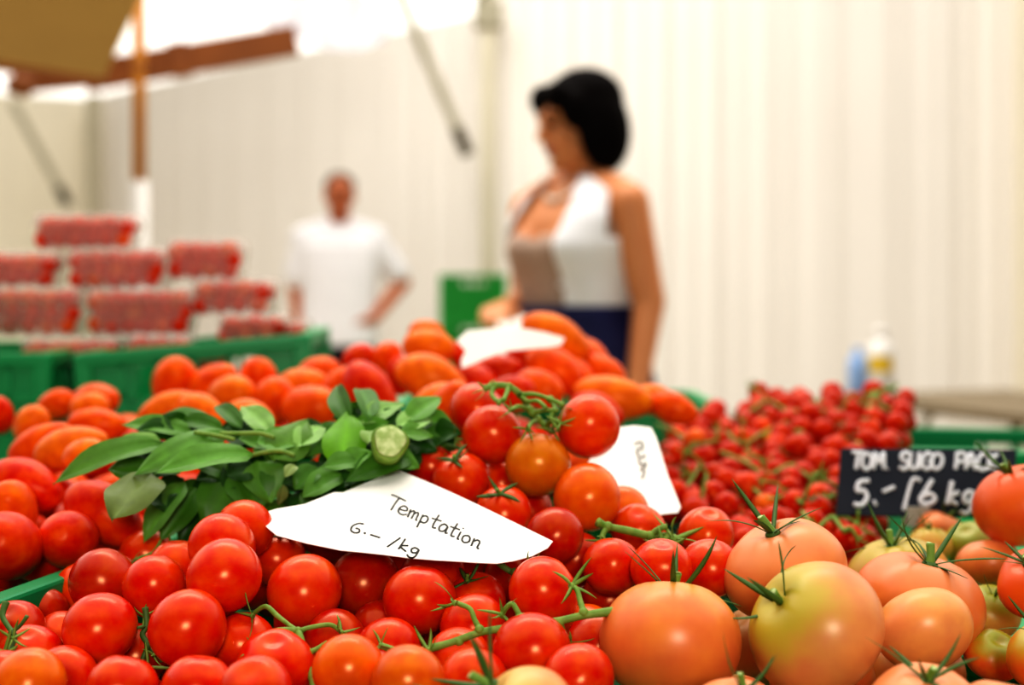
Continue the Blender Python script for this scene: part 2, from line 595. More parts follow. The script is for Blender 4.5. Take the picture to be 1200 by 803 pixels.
# px, py, r(px), colour, stem axis, calyx?, label, extra depth
VT = [
    (117, 737, 44, 'r', BACK, 0, 'round red tomato with tiny pale specks, beside two others in front', 0),
    (220, 737, 46, 'r', (-.3, .7, .2), 0, 'large smooth red tomato over the dark gap with dried vine', 0),
    (357, 693, 45, 'o', (.1, .7, -.5), 0, 'orange-red tomato just under the handwritten card, above a forked vine', 0),
    (263, 675, 44, 'r', (.2, .7, -.3), 0, 'glossy red tomato below two others, next to orange-red one under the card', -.035),
    (181, 688, 38, 'r', (.1, .8, .3), 0, 'red tomato behind and between the two round tomatoes in front', .02),
    (260, 640, 39, 'r', (.1, .8, .3), 0, 'red tomato with lighter ring on top, middle of three in a row', -.03),
    (287, 620, 34, 'o', (.1, .8, .3), 0, 'bright red tomato touching the card corner, below the basil', -.025),
    (97, 692, 31, 'o', BACK, 0, 'orange-red tomato leaning on the green crate rim', .03),
    (35, 770, 38, 'r', UPC, 0, 'red tomato by the dried vine at the picture edge, its shoulder up', 0),
    (75, 797, 36, 'r', BACK, 0, 'red tomato cut by the lower picture edge, in front of the specked one', 0),
    (143, 808, 40, 'r', UP, 0, 'red tomato at the lower edge below the specked round one', 0),
    (232, 808, 39, 'r', UP, 0, 'red tomato at the lower edge below the large smooth one', 0),
    (285, 755, 37, 'r', UPC, 0, 'red tomato with dented shoulder under curled sepals of the forked vine', .03),
    (322, 782, 46, 'r', UPC, 0, 'ribbed red tomato lying under the arms of the forked vine', .03),
    (300, 812, 44, 'r', UPC, 0, 'red tomato at the lower edge under the forked vine', -.02),
    (409, 786, 43, 'n', (.1, .8, .3), 0, 'orange striped tomato right beside the forked vine', -.01),
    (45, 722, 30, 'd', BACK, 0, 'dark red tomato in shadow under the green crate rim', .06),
    (15, 740, 30, 'd', UPC, 0, 'red tomato half hidden by a dried vine at the picture edge', .03),
    (325, 655, 32, 'o', (.1, -.3, .9), 1, 'orange-red tomato with green sepals under the card edge', .05),
    (172, 650, 22, 'o', UP, 0, 'small orange-red tomato behind the crate rim, below the basil', .05),
    (207, 665, 30, 'o', UP, 0, 'orange tinged tomato under dried stalks below the basil', .04),
    (137, 684, 24, 'o', BACK, 0, 'little orange tomato wedged by the crate rim and others', .06),
    (34, 802, 26, 'n', BACK, 0, 'orange tomato at the lower edge by the picture corner', -.01),
    (74, 752, 26, 'o', BACK, 0, 'small tomato squeezed behind the specked round one', .05),
    (160, 768, 26, 'd', BACK, 0, 'deep red tomato in the gap between the two round ones', .07),
    (3, 803, 26, 'r', BACK, 0, 'red tomato in the very corner of the picture', 0),
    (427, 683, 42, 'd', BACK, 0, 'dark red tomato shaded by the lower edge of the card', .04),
    (492, 703, 44, 'r', (.0, -.15, 1), 0, 'bright red tomato with a heart dent, under the card', 0),
    (637, 694, 43, 'r', (.7, .1, .5), 0, 'glossy red tomato with a star calyx at its side, above the long vine', 0),
    (555, 735, 40, 'r', BACK, 0, 'red tomato behind the bend of the long vine', .03),
    (623, 764, 48, 'r', (.3, .8, .1), 0, 'large red tomato in front of the long vine', -.015),
    (478, 800, 44, 'n', (.1, .8, .3), 0, 'orange-red tomato at the lower edge, second from the forked vine', -.02),
    (650, 628, 33, 'd', BACK, 0, 'deep red tomato at the pointed corner of the card', 0),
    (590, 602, 34, 'o', (-.2, -.6, .75), 1, 'red tomato with green star calyx behind the card edge', .0),
    (688, 583, 40, 'n', BACK, 0, 'orange-brown tomato lowest of the hanging bunch by the blank card', 0),
    (630, 545, 39, 'a', (.1, .7, .4), 0, 'amber half-ripe tomato in the middle of the hanging bunch', -.02),
    (577, 510, 36, 'r', (.3, .7, .3), 0, 'red tomato of the hanging bunch, on the basil side', 0),
    (690, 500, 38, 'o', (-.5, .5, .4), 0, 'red tomato at the top of the hanging bunch, over blank card', 0),
    (560, 482, 34, 'r', (.6, .0, .6), 0, 'red tomato behind the hanging bunch, vine lying over its shoulder', .03),
    (540, 563, 34, 'o', (-.35, -.6, .7), 1, 'red tomato with one upright sepal between card and basil', .01),
    (503, 546, 30, 'd', UPC, 0, 'deep red tomato tucked beside the basil stems above the card', .03),
    (588, 568, 24, 'o', BACK, 0, 'small tomato in the shadow below the hanging bunch', .06),
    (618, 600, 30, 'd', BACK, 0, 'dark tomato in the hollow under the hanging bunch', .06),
    (717, 664, 33, 'r', (.2, .4, .7), 0, 'red tomato under the short vine by the blank card, with one glint', 0),
    (775, 666, 34, 'r', (.1, -.2, .9), 0, 'ribbed red tomato under the calyx end of the short vine', 0),
    (832, 666, 32, 'r', UPC, 0, 'red tomato between the short vine and a peach beefsteak', .01),
    (828, 626, 29, 'o', UPC, 0, 'red tomato below the cherry tomatoes and behind the peach beefsteak', .03),
    (748, 622, 28, 'o', UPC, 0, 'orange-red tomato behind the short vine below the blank card', .05),
    (730, 600, 22, 'n', BACK, 0, 'small orange tomato showing under the blank card', .06),
    (445, 740, 38, 'd', BACK, 0, 'red tomato deep below the heart-dented one', .05),
    (537, 775, 27, 'o', BACK, 0, 'orange-red tomato below the long vine by thick green sepals', .03),
    (558, 706, 32, 'r', (-.2, -.3, .9), 1, 'red tomato under the card with dark sepals on top', .05),
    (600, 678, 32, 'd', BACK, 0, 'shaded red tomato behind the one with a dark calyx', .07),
    (678, 796, 30, 'r', BACK, 0, 'red tomato at the lower edge beside the big peach beefsteak', 0),
    (700, 757, 34, 'd', BACK, 0, 'deep red tomato partly behind the big peach beefsteak', .04),
    (688, 745, 24, 'n', BACK, 0, 'orange tomato peeping out below the long vine end', .05),
    (714, 703, 26, 'd', BACK, 0, 'dark red tomato above the long vine end', .06),
    (393, 752, 22, 'd', BACK, 0, 'dark red tomato in the fork of the vine', .06),
    (455, 762, 26, 'r', BACK, 0, 'red tomato below the thin tip of the long vine', .05),
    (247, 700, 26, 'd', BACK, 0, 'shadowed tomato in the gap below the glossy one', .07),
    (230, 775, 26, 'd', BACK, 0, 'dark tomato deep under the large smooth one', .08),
    (597, 795, 30, 'd', BACK, 0, 'dark red tomato behind the thick green stalk in front', .05),
    (555, 800, 30, 'o', BACK, 0, 'orange-red tomato behind the thick green sepals at lower edge', .02),
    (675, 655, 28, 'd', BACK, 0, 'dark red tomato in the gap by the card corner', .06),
]
items = []
for (px, py, r, c, ax, cal, lab, ex) in VT:
    D = Dv(py) + ex
    R = min(0.0285, max(0.0215, r * D / F))
    items.append(dict(px=px, py=py, D=D, D0=D, R=R, pos=P(px, py, D), row=(c, ax, cal, lab), kind='v'))
relax(items)
SP = []      # all placed fruit: (pos, R)
for k, it in enumerate(items):
    c, ax, cal, lab = it['row']
    ax = Vector(ax) + Vector((random.uniform(-.15, .15),) * 3)
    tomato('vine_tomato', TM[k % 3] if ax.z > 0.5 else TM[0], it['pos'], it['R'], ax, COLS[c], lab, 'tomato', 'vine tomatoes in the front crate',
           CAL[k % 3] if cal else None, STALK if cal else None)
    SP.append((it['pos'], it['R']))


def free(p, R, keep=0.93, lst=None):
    for q, r in (SP if lst is None else lst):
        if abs(q.x - p.x) < R + r and abs(q.y - p.y) < R + r and (q - p).length < (R + r) * keep:
            return False
    return True


def inside(p, u0, u1, v0, v1, R):
    x, y = p.x + .349, p.y - .97
    u, v = x * .977 - y * .212, x * .212 + y * .977
    return u0 + R < u < u1 - R and v0 + R < v < v1 - R


xl = lambda D: -0.335 + (D - 0.97) * 0.217
xr = lambda D: 0.03 + (D - 0.85) * 0.40
zv = lambda D: lerp(D, [.75, .85, .96, 1.1, 1.25], [.80, .845, .882, .905, .915])
rf = random.Random(11)
n = 0
for layer in (0.012, 0.035, 0.06):
    for _ in range(900):
        D = rf.uniform(.79, 1.22)
        x = rf.uniform(xl(D) + .03, xr(D))
        p = Vector((x, D, zv(D) - layer + rf.uniform(-.008, .004)))
        # keep the card clear
        if n < 70 and inside(p, .012, .412, -.28, .29, .036) and free(p, .0245, .95):
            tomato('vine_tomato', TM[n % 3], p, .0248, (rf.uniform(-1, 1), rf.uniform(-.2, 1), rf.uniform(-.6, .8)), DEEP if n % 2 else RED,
                   'red tomato sunk low in the front crate, mostly covered by its neighbours', 'tomato', 'covered vine tomatoes')
            SP.append((p, .0245))
            n += 1

# ------------------------------------------------------------------ beefsteak tomatoes (front right crate)
PEACH = lin(222, 134, 84)
PINK = lin(224, 118, 60)
OBEEF = lin(224, 92, 36)
GBEEF = lin(206, 150, 74)
YG = lin(180, 158, 44)
GR = lin(150, 158, 40)
PE2 = lin(228, 142, 88)
# px, py, r px, D, base colour, shoulder colour, axis, mesh, calyx, label
BT = [
    (956, 737, 83, .885, PEACH, lin(186, 168, 56), (-.76, -.26, .58), 2, 0, 'large peach beefsteak with green shoulder and spread calyx, at the front'),
    (786, 752, 84, .90, PINK, lin(220, 156, 70), (.1, .35, 1), 2, 1, 'large orange-pink beefsteak with calyx hidden behind, next to vine tomatoes'),
    (920, 668, 73, .995, lin(226, 136, 76), PE2, (-.32, -.12, .9), 1, 2, 'peach beefsteak with tall upright calyx below the slate sign'),
    (1083, 738, 58, .935, PE2, GBEEF, (-.2, .5, .7), 0, None, 'smooth pale peach beefsteak without calyx behind the front calyx'),
    (1078, 708, 76, 1.01, PINK, PEACH, (.2, -.1, .9), 1, 3, 'wide salmon beefsteak with dark twisted calyx behind the pale one'),
    (1052, 678, 60, 1.10, GBEEF, YG, (-.2, -.05, 1), 0, 1, 'yellow-green beefsteak below the slate sign'),
    (1197, 592, 55, 1.16, OBEEF, ORAN, (-.3, -.0, .9), 2, 2, 'deep orange beefsteak standing highest, covering the slate corner'),
    (1217, 682, 48, 1.02, OBEEF, ORAN, (-.5, -.3, .7), 1, 3, 'orange beefsteak at the picture edge under the highest one'),
    (1158, 662, 38, 1.16, PINK, PEACH, (-.1, .3, .9), 0, None, 'pink beefsteak behind long loose sepals'),
    (1137, 640, 31, 1.27, GBEEF, GR, (-.3, -.4, .7), 2, None, 'small green streaked beefsteak between pink and orange ones'),
    (1103, 624, 30, 1.33, PINK, PEACH, (.4, .0, .9), 0, 0, 'small salmon beefsteak against the bottom of the slate sign'),
    (1160, 718, 36, 1.08, GBEEF, GR, (.1, -.4, .9), 2, 1, 'greenish pink beefsteak in the gap beside the wide salmon one'),
    (1164, 768, 34, .985, OBEEF, GR, (.1, -.5, .8), 1, None, 'small green striped orange beefsteak in the gap near the picture edge'),
    (1228, 768, 48, .93, OBEEF, YG, (-.4, -.2, .9), 0, 2, 'red-orange beefsteak cut by the picture edge'),
    (1083, 836, 68, .815, PEACH, PE2, (.0, -.30, .95), 0, 3, 'peach beefsteak with starry calyx, cut by the lower picture edge'),
    (1172, 842, 52, .80, PINK, PE2, (.2, .2, .9), 2, None, 'peach beefsteak top at the lower corner'),
    (866, 846, 62, .80, PEACH, PE2, (.10, -.1, .9), 1, 0, 'peach beefsteak low in front with small curled calyx'),
    (614, 842, 64, .775, PE2, lin(222, 180, 100), (-.70, -.12, .72), 2, 1, 'pale beefsteak with thick cut stalk at the lower edge, among vine tomatoes'),
    (1090, 640, 26, 1.26, GBEEF, YG, (0, 0, 1), 2, 2, 'small yellow beefsteak tip under the slate clip'),
]
for k, (px, py, r, D, c, sh, ax, mi, cal, lab) in enumerate(BT):
    R = r * D / F
    p = P(px, py, D)
    o = tomato('beefsteak_tomato', BM[mi], p, R, ax, c, lab, 'beefsteak tomato', 'beefsteak tomatoes in the front crate',
               BCAL[cal] if cal is not None else None, BSTALK if cal is not None else None, spin=k * 1.7)
    o['shoulder'] = sh[:3]
    if 'thick cut stalk' in lab:
        o.children[0].scale = (1.3, 1.3, 1.35)
    SP.append((p, R * .95))
n = 0
for _ in range(1500):
    D = rf.uniform(.80, 1.36)
    x = rf.uniform(xr(D) + .06 if D < 1.15 else .36, .50)
    z = lerp(D, [.78, .9, 1.0, 1.2, 1.45], [.81, .82, .83, .825, .825]) + rf.uniform(-.03, .0)
    p = Vector((x, D, z))
    if n < 30 and inside(p, .420, .84, -.28, .30, .046) and free(p, .036, .97):
        o = tomato('beefsteak_tomato', BM[n % 3], p, .036, (rf.uniform(-.6, .6), rf.uniform(-.2, .8), .8), [PEACH, OBEEF, PINK][n % 3],
                   'beefsteak tomato low in its crate, mostly covered by those on top', 'beefsteak tomato', 'covered beefsteak tomatoes')
        o['shoulder'] = GBEEF[:3]
        SP.append((p, .034))
        n += 1


# ------------------------------------------------------------------ plum tomatoes (left and behind)
def Dp(py):
    return lerp(py, [380, 440, 470, 500, 535, 570, 607, 640, 670], [1.68, 1.64, 1.52, 1.40, 1.29, 1.20, 1.13, 1.07, 1.03])


PO = lin(228, 76, 12)
PR = lin(212, 24, 3)
PN = lin(230, 104, 22)
# px, py, angle of the long axis in the picture (deg), how much it points along the view (0..1), diameter px, mesh, colour, label, dD
PT = [
    (8, 640, 70, .75, 92, 1, PR, 'big red plum tomato at the picture edge by the crate rim', 0),
    (14, 598, 80, .5, 60, 1, PO, 'orange plum tomato top behind the big red one at the edge', .04),
    (80, 633, 75, .75, 70, 1, PR, 'red plum tomato end-on with a small nub, beside the crate rim', 0),
    (28, 571, -12, .25, 62, 0, PR, 'red plum tomato pointing at the basil tip', 0),
    (100, 535, 20, .4, 42, 1, PN, 'orange plum tomato with pale shine just above the long basil leaf', -.03),
    (84, 525, 14, .1, 48, 2, PN, 'long orange plum tomato lying over another, reaching the basil', .0),
    (48, 520, 27, .1, 44, 2, PO, 'long salmon plum tomato lying diagonal near the picture edge', .03),
    (115, 497, -3, .1, 36, 2, PO, 'long salmon plum tomato pointing to upper basil leaf', .03),
    (112, 470, 8, .4, 42, 0, PO, 'orange-red plum tomato highest by the green crate wall', .04),
    (66, 474, 25, .3, 32, 1, PO, 'plum tomato leaning on the highest one by the crate wall', .05),
    (37, 497, 40, .5, 42, 1, PN, 'short orange plum tomato below the green crate wall', .03),
    (106, 478, 5, .3, 30, 1, PN, 'orange plum tomato tucked under the highest one', .02),
    (-2, 486, 80, .5, 34, 1, PR, 'red plum tomato at the picture edge under the crate', .02),
    (122, 605, -32, .2, 66, 0, PR, 'red plum tomato lying beneath the low basil leaf', -.03),
    (140, 640, -10, .3, 50, 0, PR, 'deep red plum tomato under the others by crate rim end', .05),
    (48, 655, 10, .3, 50, 0, PR, 'red plum tomato low behind the green rim', .06),
    (205, 449, 65, .5, 54, 1, PO, 'upright orange-red plum tomato under the crate handle hole', .04),
    (248, 454, 35, .4, 50, 0, PO, 'orange plum tomato leaning towards the crate behind the basil', .04),
    (303, 446, 85, .5, 46, 1, PO, 'rounded plum tomato standing up behind the basil', .03),
    (272, 462, 12, .45, 46, 1, PN, 'orange plum tomato with pale stem spot behind the basil', -.02),
    (197, 480, 22, .1, 40, 2, PN, 'long orange plum tomato touching the upper basil leaves', .0),
    (236, 484, -20, .3, 40, 0, PN, 'orange plum tomato just above the dark basil top leaf', .0),
    (322, 470, 70, .6, 52, 1, PO, 'orange-red plum tomato with scar facing out behind the basil', .0),
    (366, 478, 0, .25, 54, 1, PO, 'broad orange-red plum tomato above the basil point', .0),
    (352, 455, 15, .3, 44, 0, PN, 'orange plum tomato lying over the broad one', .03),
    (376, 438, 5, .4, 42, 1, PO, 'orange-red plum tomato by the end of the green crate', .06),
    (292, 490, -10, .3, 40, 0, PN, 'orange plum tomato peeping between the basil leaves', -.02),
    (400, 462, 60, .3, 52, 1, PO, 'orange plum tomato behind the curled basil leaf', .03),
    (436, 461, -52, .25, 52, 0, PR, 'red striped plum tomato slanting towards the basil', -.06),
    (421, 420, 20, .5, 34, 1, PR, 'small red plum tomato in front of dark trousers', .05),
    (452, 420, 40, .5, 36, 1, PO, 'red-orange plum tomato in the middle of the heap edge', .04),
    (503, 407, -6, .15, 44, 1, PN, 'orange plum tomato on top of the heap, touching the folded card', -.02),
    (500, 391, -4, .3, 26, 1, PN, 'orange plum tomato peeping over the top of the heap', .05),
    (505, 445, -18, .15, 52, 0, PN, 'big orange plum tomato in the middle of the heap', -.06),
    (470, 440, 80, .4, 36, 1, PR, 'red plum tomato in the hollow next to the big orange one', .02),
    (518, 472, 15, .2, 44, 0, PN, 'orange plum tomato lying above the basil tip', -.1),
    (524, 487, 65, .3, 56, 0, PO, 'upright orange plum tomato between basil and hanging bunch', -.12),
    (582, 438, 8, .3, 44, 0, PR, 'red plum tomato under the folded white card', .0),
    (560, 450, -40, .4, 44, 1, PR, 'red plum tomato below the folded card beside others', .02),
    (650, 433, -35, .3, 52, 1, PO, 'orange-red plum tomato under the sharp end of the folded card', -.04),
    (652, 395, -28, .15, 46, 2, PN, 'long orange plum tomato in front of the navy apron', .0),
    (672, 408, -30, .2, 42, 0, PO, 'orange-red plum tomato just below the one by the apron', .01),
    (632, 456, -20, .4, 46, 1, PO, 'orange-red plum tomato behind the dried vine tangle', -.06),
    (600, 462, 10, .4, 44, 1, PR, 'red plum tomato behind the dried vine', -.04),
    (694, 418, -50, .4, 36, 1, PO, 'small plum tomato at the edge of the heap by the apron', .04),
    (708, 437, -30, .3, 40, 1, PO, 'orange-red plum tomato lowest at the apron edge', .02),
    (676, 445, -60, .4, 42, 1, PO, 'plum tomato inside the heap below the apron edge', .02),
    (720, 465, -10, .15, 50, 2, PN, 'long orange plum tomato behind the hanging bunch, pointing to the arm', .0),
    (768, 470, -12, .3, 36, 0, PN, 'orange plum tomato at the end of the heap, by cherry tomatoes', .04),
    (790, 478, -20, .3, 30, 0, PO, 'plum tomato furthest along, touching the cherry tomatoes', .06),
    (700, 482, -20, .3, 40, 0, PR, 'red plum tomato below the long one, behind the hanging bunch', .02),
    (548, 420, -50, .4, 36, 1, PR, 'deep red plum tomato at the torn corner of the folded card', .03),
    (615, 420, 0, .4, 34, 1, PR, 'red plum tomato in shadow under the folded card', .05),
]
ITP = []
for k, (px, py, ang, vw, dia, mi, col, lab, dd) in enumerate(PT):
    D = Dp(py) + dd
    R = max(.0165, min(.0265, dia / 2 * D / F))
    a = math.radians(ang)
    ax = Vector((math.cos(a) * (1 - vw), -vw, math.sin(a) * (1 - vw)))
    ax.normalize()
    ITP.append(dict(px=px, py=py, D=D, D0=D, R=R * 1.05, pos=P(px, py, D), row=(R, ax, mi, col, lab), max=0.07))
relax(ITP, 40, 0.92)
SPP = []
for it in ITP:
    R, ax, mi, col, lab = it['row']
    tomato('plum_tomato', PM[mi], it['pos'], R, ax, col, lab, 'plum tomato', 'plum tomatoes in the crates behind the basil')
    SPP.append((it['pos'], R))
    for s in (-.7, .7):
        SPP.append((it['pos'] + ax * R * s, R * .9))
n = 0
zp = lambda D: lerp(D, [1.0, 1.1, 1.3, 1.5, 1.65], [.87, .89, .92, .945, .96])
for layer in (.03, .055):
    for _ in range(1200):
        D = rf.uniform(1.03, 1.74)
        xa, xb = (-.62, -.34 + (D - 1.03) * .22) if D < 1.4 else (-.50, .12)
        x = rf.uniform(xa, xb)
        p = Vector((x, D, zp(D) - layer + rf.uniform(-.01, .0)))
        if n < 80 and (inside(p, -.40, .006, -.06, .5, .03) or inside(p, .02, .33, .31, .84, .03) or inside(p, -.42, .005, .515, .845, .03)) and free(p, .024, .95, SPP) and free(p, .024, .95):
            tomato('plum_tomato', PM[n % 3], p, .0215, (rf.uniform(-1, 1), rf.uniform(-1, 1), rf.uniform(-.2, .2)), PR if n % 3 else PO,
                   'plum tomato deep in its crate, showing only between those on top', 'plum tomato', 'covered plum tomatoes')
            SPP.append((p, .023))
            n += 1

# ------------------------------------------------------------------ cherry tomatoes on the vine (behind the blank card and the slate)
CR = lin(192, 12, 6)
CO = lin(222, 90, 30)
CY = lin(226, 170, 40)
SPC = []
zc = lambda x, D: lerp(D, [1.25, 1.35, 1.5, 1.65, 1.8, 1.95], [.845, .868, .885, .902, .928, .948]) + (.012 if x > .30 and D > 1.6 else 0)


def czone(px, py):
    if py < 500 and px < 862:
        return 'small red cherry tomato in the heap beside the end of the plum tomatoes', 'cherry tomatoes by the plums'
    if py < 500:
        return 'small red cherry tomato along the top edge of the vine heap', 'cherry tomatoes along the top edge'
    if px > 985:
        return 'small red cherry tomato right behind the slate price sign', 'cherry tomatoes behind the slate sign'
    if px < 840:
        return 'small red cherry tomato just beside the blank white card', 'cherry tomatoes beside the blank card'
    if py < 560:
        return 'small red cherry tomato in the middle of the vine heap', 'cherry tomatoes in the middle of the heap'
    return 'small red cherry tomato low in the heap behind the peach beefsteak', 'cherry tomatoes low in the heap'


def cherry(p, R, col, lab=None, grp=None):
    px, py = HX + p.x / p.y * F, HY - (p.z - CZ) / p.y * F
    l, g = czone(px, py)
    cal = rf.random() < .55
    tomato('cherry_tomato', CM, p, R, (rf.uniform(-1, 1), rf.uniform(-.6, .8), rf.uniform(-.3, 1)), col, lab or l, 'cherry tomato', grp or g, CCAL if cal else None)
    SPC.append((p, R))


for (px, py, r, D, col, lab) in [
    (975, 472, 15, 1.86, CR, 'bright red cherry tomato, highest at the top edge of the heap'),
    (925, 472, 13, 1.88, CR, 'red cherry tomato second highest at the top edge of the heap'),
    (906, 513, 13, 1.72, CY, 'yellow-orange unripe cherry tomato among the red ones'),
    (869, 514, 14, 1.68, lin(222, 60, 20), 'orange-red cherry tomato beside the yellow one'),
    (814, 515, 13, 1.66, CO, 'orange and yellow cherry tomato near the blank card top'),
    (897, 593, 15, 1.42, CO, 'orange cherry tomato behind the upright beefsteak calyx'),
]:
    cherry(P(px, py, D), r * D / F, col, lab, 'single cherry tomatoes')
n = 0
for layer in (0.0, .016, .034):
    for _ in range(4000):
        D = rf.uniform(1.28, 1.93)
        x = rf.uniform(.13, .56)
        px = HX + x / D * F
        lo = lerp(D, [1.28, 1.45, 1.6, 1.95], [845, 790, 765, 748])
        hi = lerp(D, [1.28, 1.5, 1.75, 1.95], [1010, 1030, 1060, 1066])
        if not lo < px < hi:
            continue
        if D > 1.72 and 853 < px < 872:
            continue
        top = zc(x, D) - (.014 if px < 862 and D > 1.7 else 0)
        p = Vector((x, D, top - layer + rf.uniform(-.006, .010)))
        R = rf.uniform(.0130, .0155)
        if not inside(p, .345, .86, .32, 1.10, .02) and p.y > 1.3:
            continue
        if n < 292 and free(p, R, .96, SPC) and free(p, R, .96):
            cherry(p, R, CR if rf.random() < .86 else lin(216, 48, 20))
            n += 1

# ------------------------------------------------------------------ vines
def pp(lst, D, d2=None):
    m = len(lst)
    return [P(x, y, D if d2 is None else D + (d2 - D) * i / max(1, m - 1)) for i, (x, y) in enumerate(lst)]


def calyx_at(parent, pos, axis, size, seed, m=None):
    rnd = random.Random(seed)
    mb = MB()
    ax = Vector(axis).normalized()
    e1 = ax.orthogonal().normalized()
    e2 = ax.cross(e1)
    mb.ell(pos, (size * .12,) * 3, None, 10, 6)
    for k in range(5):
        a = 2 * PI * (k + rnd.uniform(-.3, .3)) / 5
        sepal(mb, pos, e1 * math.cos(a) + e2 * math.sin(a), ax, size * rnd.uniform(.8, 1.25), size * .085, rnd.uniform(-1.0, 1.3), rnd.uniform(-.1, .9), 9, rnd.uniform(-1, 1))
    return mb.build('calyx', m or M_vine, parent)


def vine(label, paths, r, calyxes=(), mt=None):
    mb = MB()
    for i, p in enumerate(paths):
        k = 1.0 if i == 0 else .72
        mb.tube(p, [r * k * (1.25 if j == 0 else 1.0) * random.uniform(.9, 1.12) for j in range(len(p))], 9, True, 5)
    for i, p in enumerate(paths):          # swollen joints where side stalks leave
        if i:
            mb.ell(p[0], (r * 1.35,) * 3, None, 10, 7)
    o = mb.build('tomato_vine', mt or M_vine)
    tag(o, label, 'vine')
    for i, (pos, ax, s) in enumerate(calyxes):
        calyx_at(o, pos, ax, s, int(pos.x * 1e4) + i)
    return o


VA = [(724, 716), (686, 721), (653, 728), (627, 729), (601, 735), (564, 741), (530, 753), (508, 759), (480, 766), (466, 764), (444, 756)]
dA = .895
vine('long green vine lying across the red tomatoes beside the big peach beefsteak', [
    pp(VA, dA), pp([(684, 718), (680, 705), (676, 691), (669, 687)], dA, .915), pp([(612, 729), (606, 716), (600, 708), (592, 714), (588, 724)], dA, .905),
    pp([(562, 738), (556, 726), (551, 714), (541, 709), (533, 706)], dA, .91), pp([(656, 729), (660, 740), (666, 750)], dA, .9),
    pp([(538, 752), (540, 760), (543, 770)], dA, .9), pp([(601, 734), (606, 724), (616, 722), (624, 729)], dA - .003)],
    .0024, [(P(670, 687, .912), (.5, -.5, .4), .020), (P(533, 707, .908), (-.8, -.3, .2), .017), (P(588, 720, .903), (-.2, -.6, .5), .015), (P(502, 762, .89), (-.2, -.4, .8), .017), (P(667, 752, .9), (.3, -.2, -.6), .016), (P(446, 756, .89), (-.6, -.4, .5), .012)])
dB = .905
vine('forked green vine with several arms below the handwritten card', [
    pp([(369, 812), (366, 798), (360, 777), (356, 762), (352, 747), (349, 740)], .88, dB), pp([(350, 741), (338, 738), (321, 740), (314, 750), (311, 758)], dB, .9),
    pp([(350, 741), (358, 737), (367, 735), (378, 733), (389, 733), (399, 740), (405, 744)], dB, .915), pp([(362, 765), (371, 761), (384, 753)], .895, .9),
    pp([(359, 780), (344, 780), (329, 782), (321, 787), (316, 794)], .89, .885), pp([(349, 740), (338, 732), (325, 722), (312, 711), (300, 717), (294, 724)], dB, .94)],
    .0022, [(P(309, 760, .897), (-.4, -.3, -.3), .018), (P(296, 722, .93), (-.7, -.3, .1), .015), (P(400, 741, .912), (.5, -.3, .4), .014), (P(318, 792, .882), (-.4, -.2, -.4), .012)])
vine('thin vine with shrivelled calyx at the picture edge, under the crate rim', [
    pp([(7, 706), (3, 722), (10, 735), (17, 746), (13, 760), (3, 770)], .93, .9), pp([(14, 741), (24, 733), (32, 722)], .915)],
    .0018, [(P(5, 765, .895), (-.1, -.6, .4), .018), (P(15, 748, .9), (.3, -.4, .4), .012)], M_sepal)
vine('dark dried vine in the gap between two round red tomatoes', [
    pp([(170, 712), (172, 732), (167, 744), (173, 757), (167, 775), (175, 786)], .945, .93), pp([(172, 734), (162, 736)], .945, .93), pp([(173, 757), (184, 768), (190, 776)], .94)],
    .0017, [(P(174, 782, .925), (.2, -.5, .1), .016), (P(169, 722, .945), (.2, -.4, .4), .010), (P(180, 768, .935), (.3, -.4, .3), .012)], M_sepal)
dE = 1.145
vine('tangled dry green vine on top of the hanging bunch', [
    pp([(567, 456), (580, 452), (596, 453), (610, 463), (621, 480), (632, 493), (648, 507)], dE, 1.15), pp([(610, 463), (626, 462), (645, 468), (661, 475)], dE, 1.125),
    pp([(621, 480), (608, 476), (598, 481)], dE, 1.12), pp([(624, 484), (638, 481), (654, 481)], dE, 1.13), pp([(630, 491), (622, 497), (618, 504)], dE, 1.11),
    pp([(640, 500), (648, 492), (656, 496)], dE, 1.12), pp([(596, 453), (592, 465), (584, 473)], dE, 1.12), pp([(645, 468), (650, 478), (646, 490), (655, 504)], dE, 1.12), pp([(580, 452), (576, 462), (583, 470), (592, 468)], dE, 1.12), pp([(610, 463), (618, 470), (630, 470), (640, 478)], dE, 1.12)],
    .0025, [(P(569, 456, dE), (-.6, -.2, .5), .014), (P(598, 481, 1.12), (-.4, -.4, .2), .013), (P(658, 478, 1.135), (.5, -.2, .5), .014), (P(618, 503, 1.11), (0, -.5, -.3), .012), (P(648, 506, 1.14), (.2, -.4, .3), .015), (P(656, 496, 1.12), (.4, -.4, .3), .014)])
vine('short green vine below the blank white card', [
    pp([(700, 612), (712, 617), (735, 622), (762, 628), (783, 629), (800, 634)], 1.05, 1.06), pp([(712, 617), (706, 628), (708, 640)], 1.05, 1.04), pp([(783, 629), (774, 638), (778, 648)], 1.055, 1.04), pp([(762, 628), (772, 620), (782, 617)], 1.055)],
    .0028, [(P(790, 632, 1.05), (.3, -.5, .6), .026), (P(778, 644, 1.035), (0, -.5, .4), .022), (P(708, 634, 1.04), (-.3, -.5, -.2), .016)])
vine('dry vine tangle beside the cut basil stems', [
    pp([(478, 505), (494, 512), (510, 516), (524, 522), (540, 526)], 1.17, 1.15), pp([(500, 513), (506, 524), (516, 530)], 1.165), pp([(512, 517), (522, 510), (534, 512)], 1.16)],
    .0018, [(P(516, 528, 1.155), (.2, -.5, .4), .016), (P(505, 522, 1.16), (-.2, -.5, .3), .014), (P(534, 514, 1.155), (.4, -.5, .4), .014)], M_sepal)
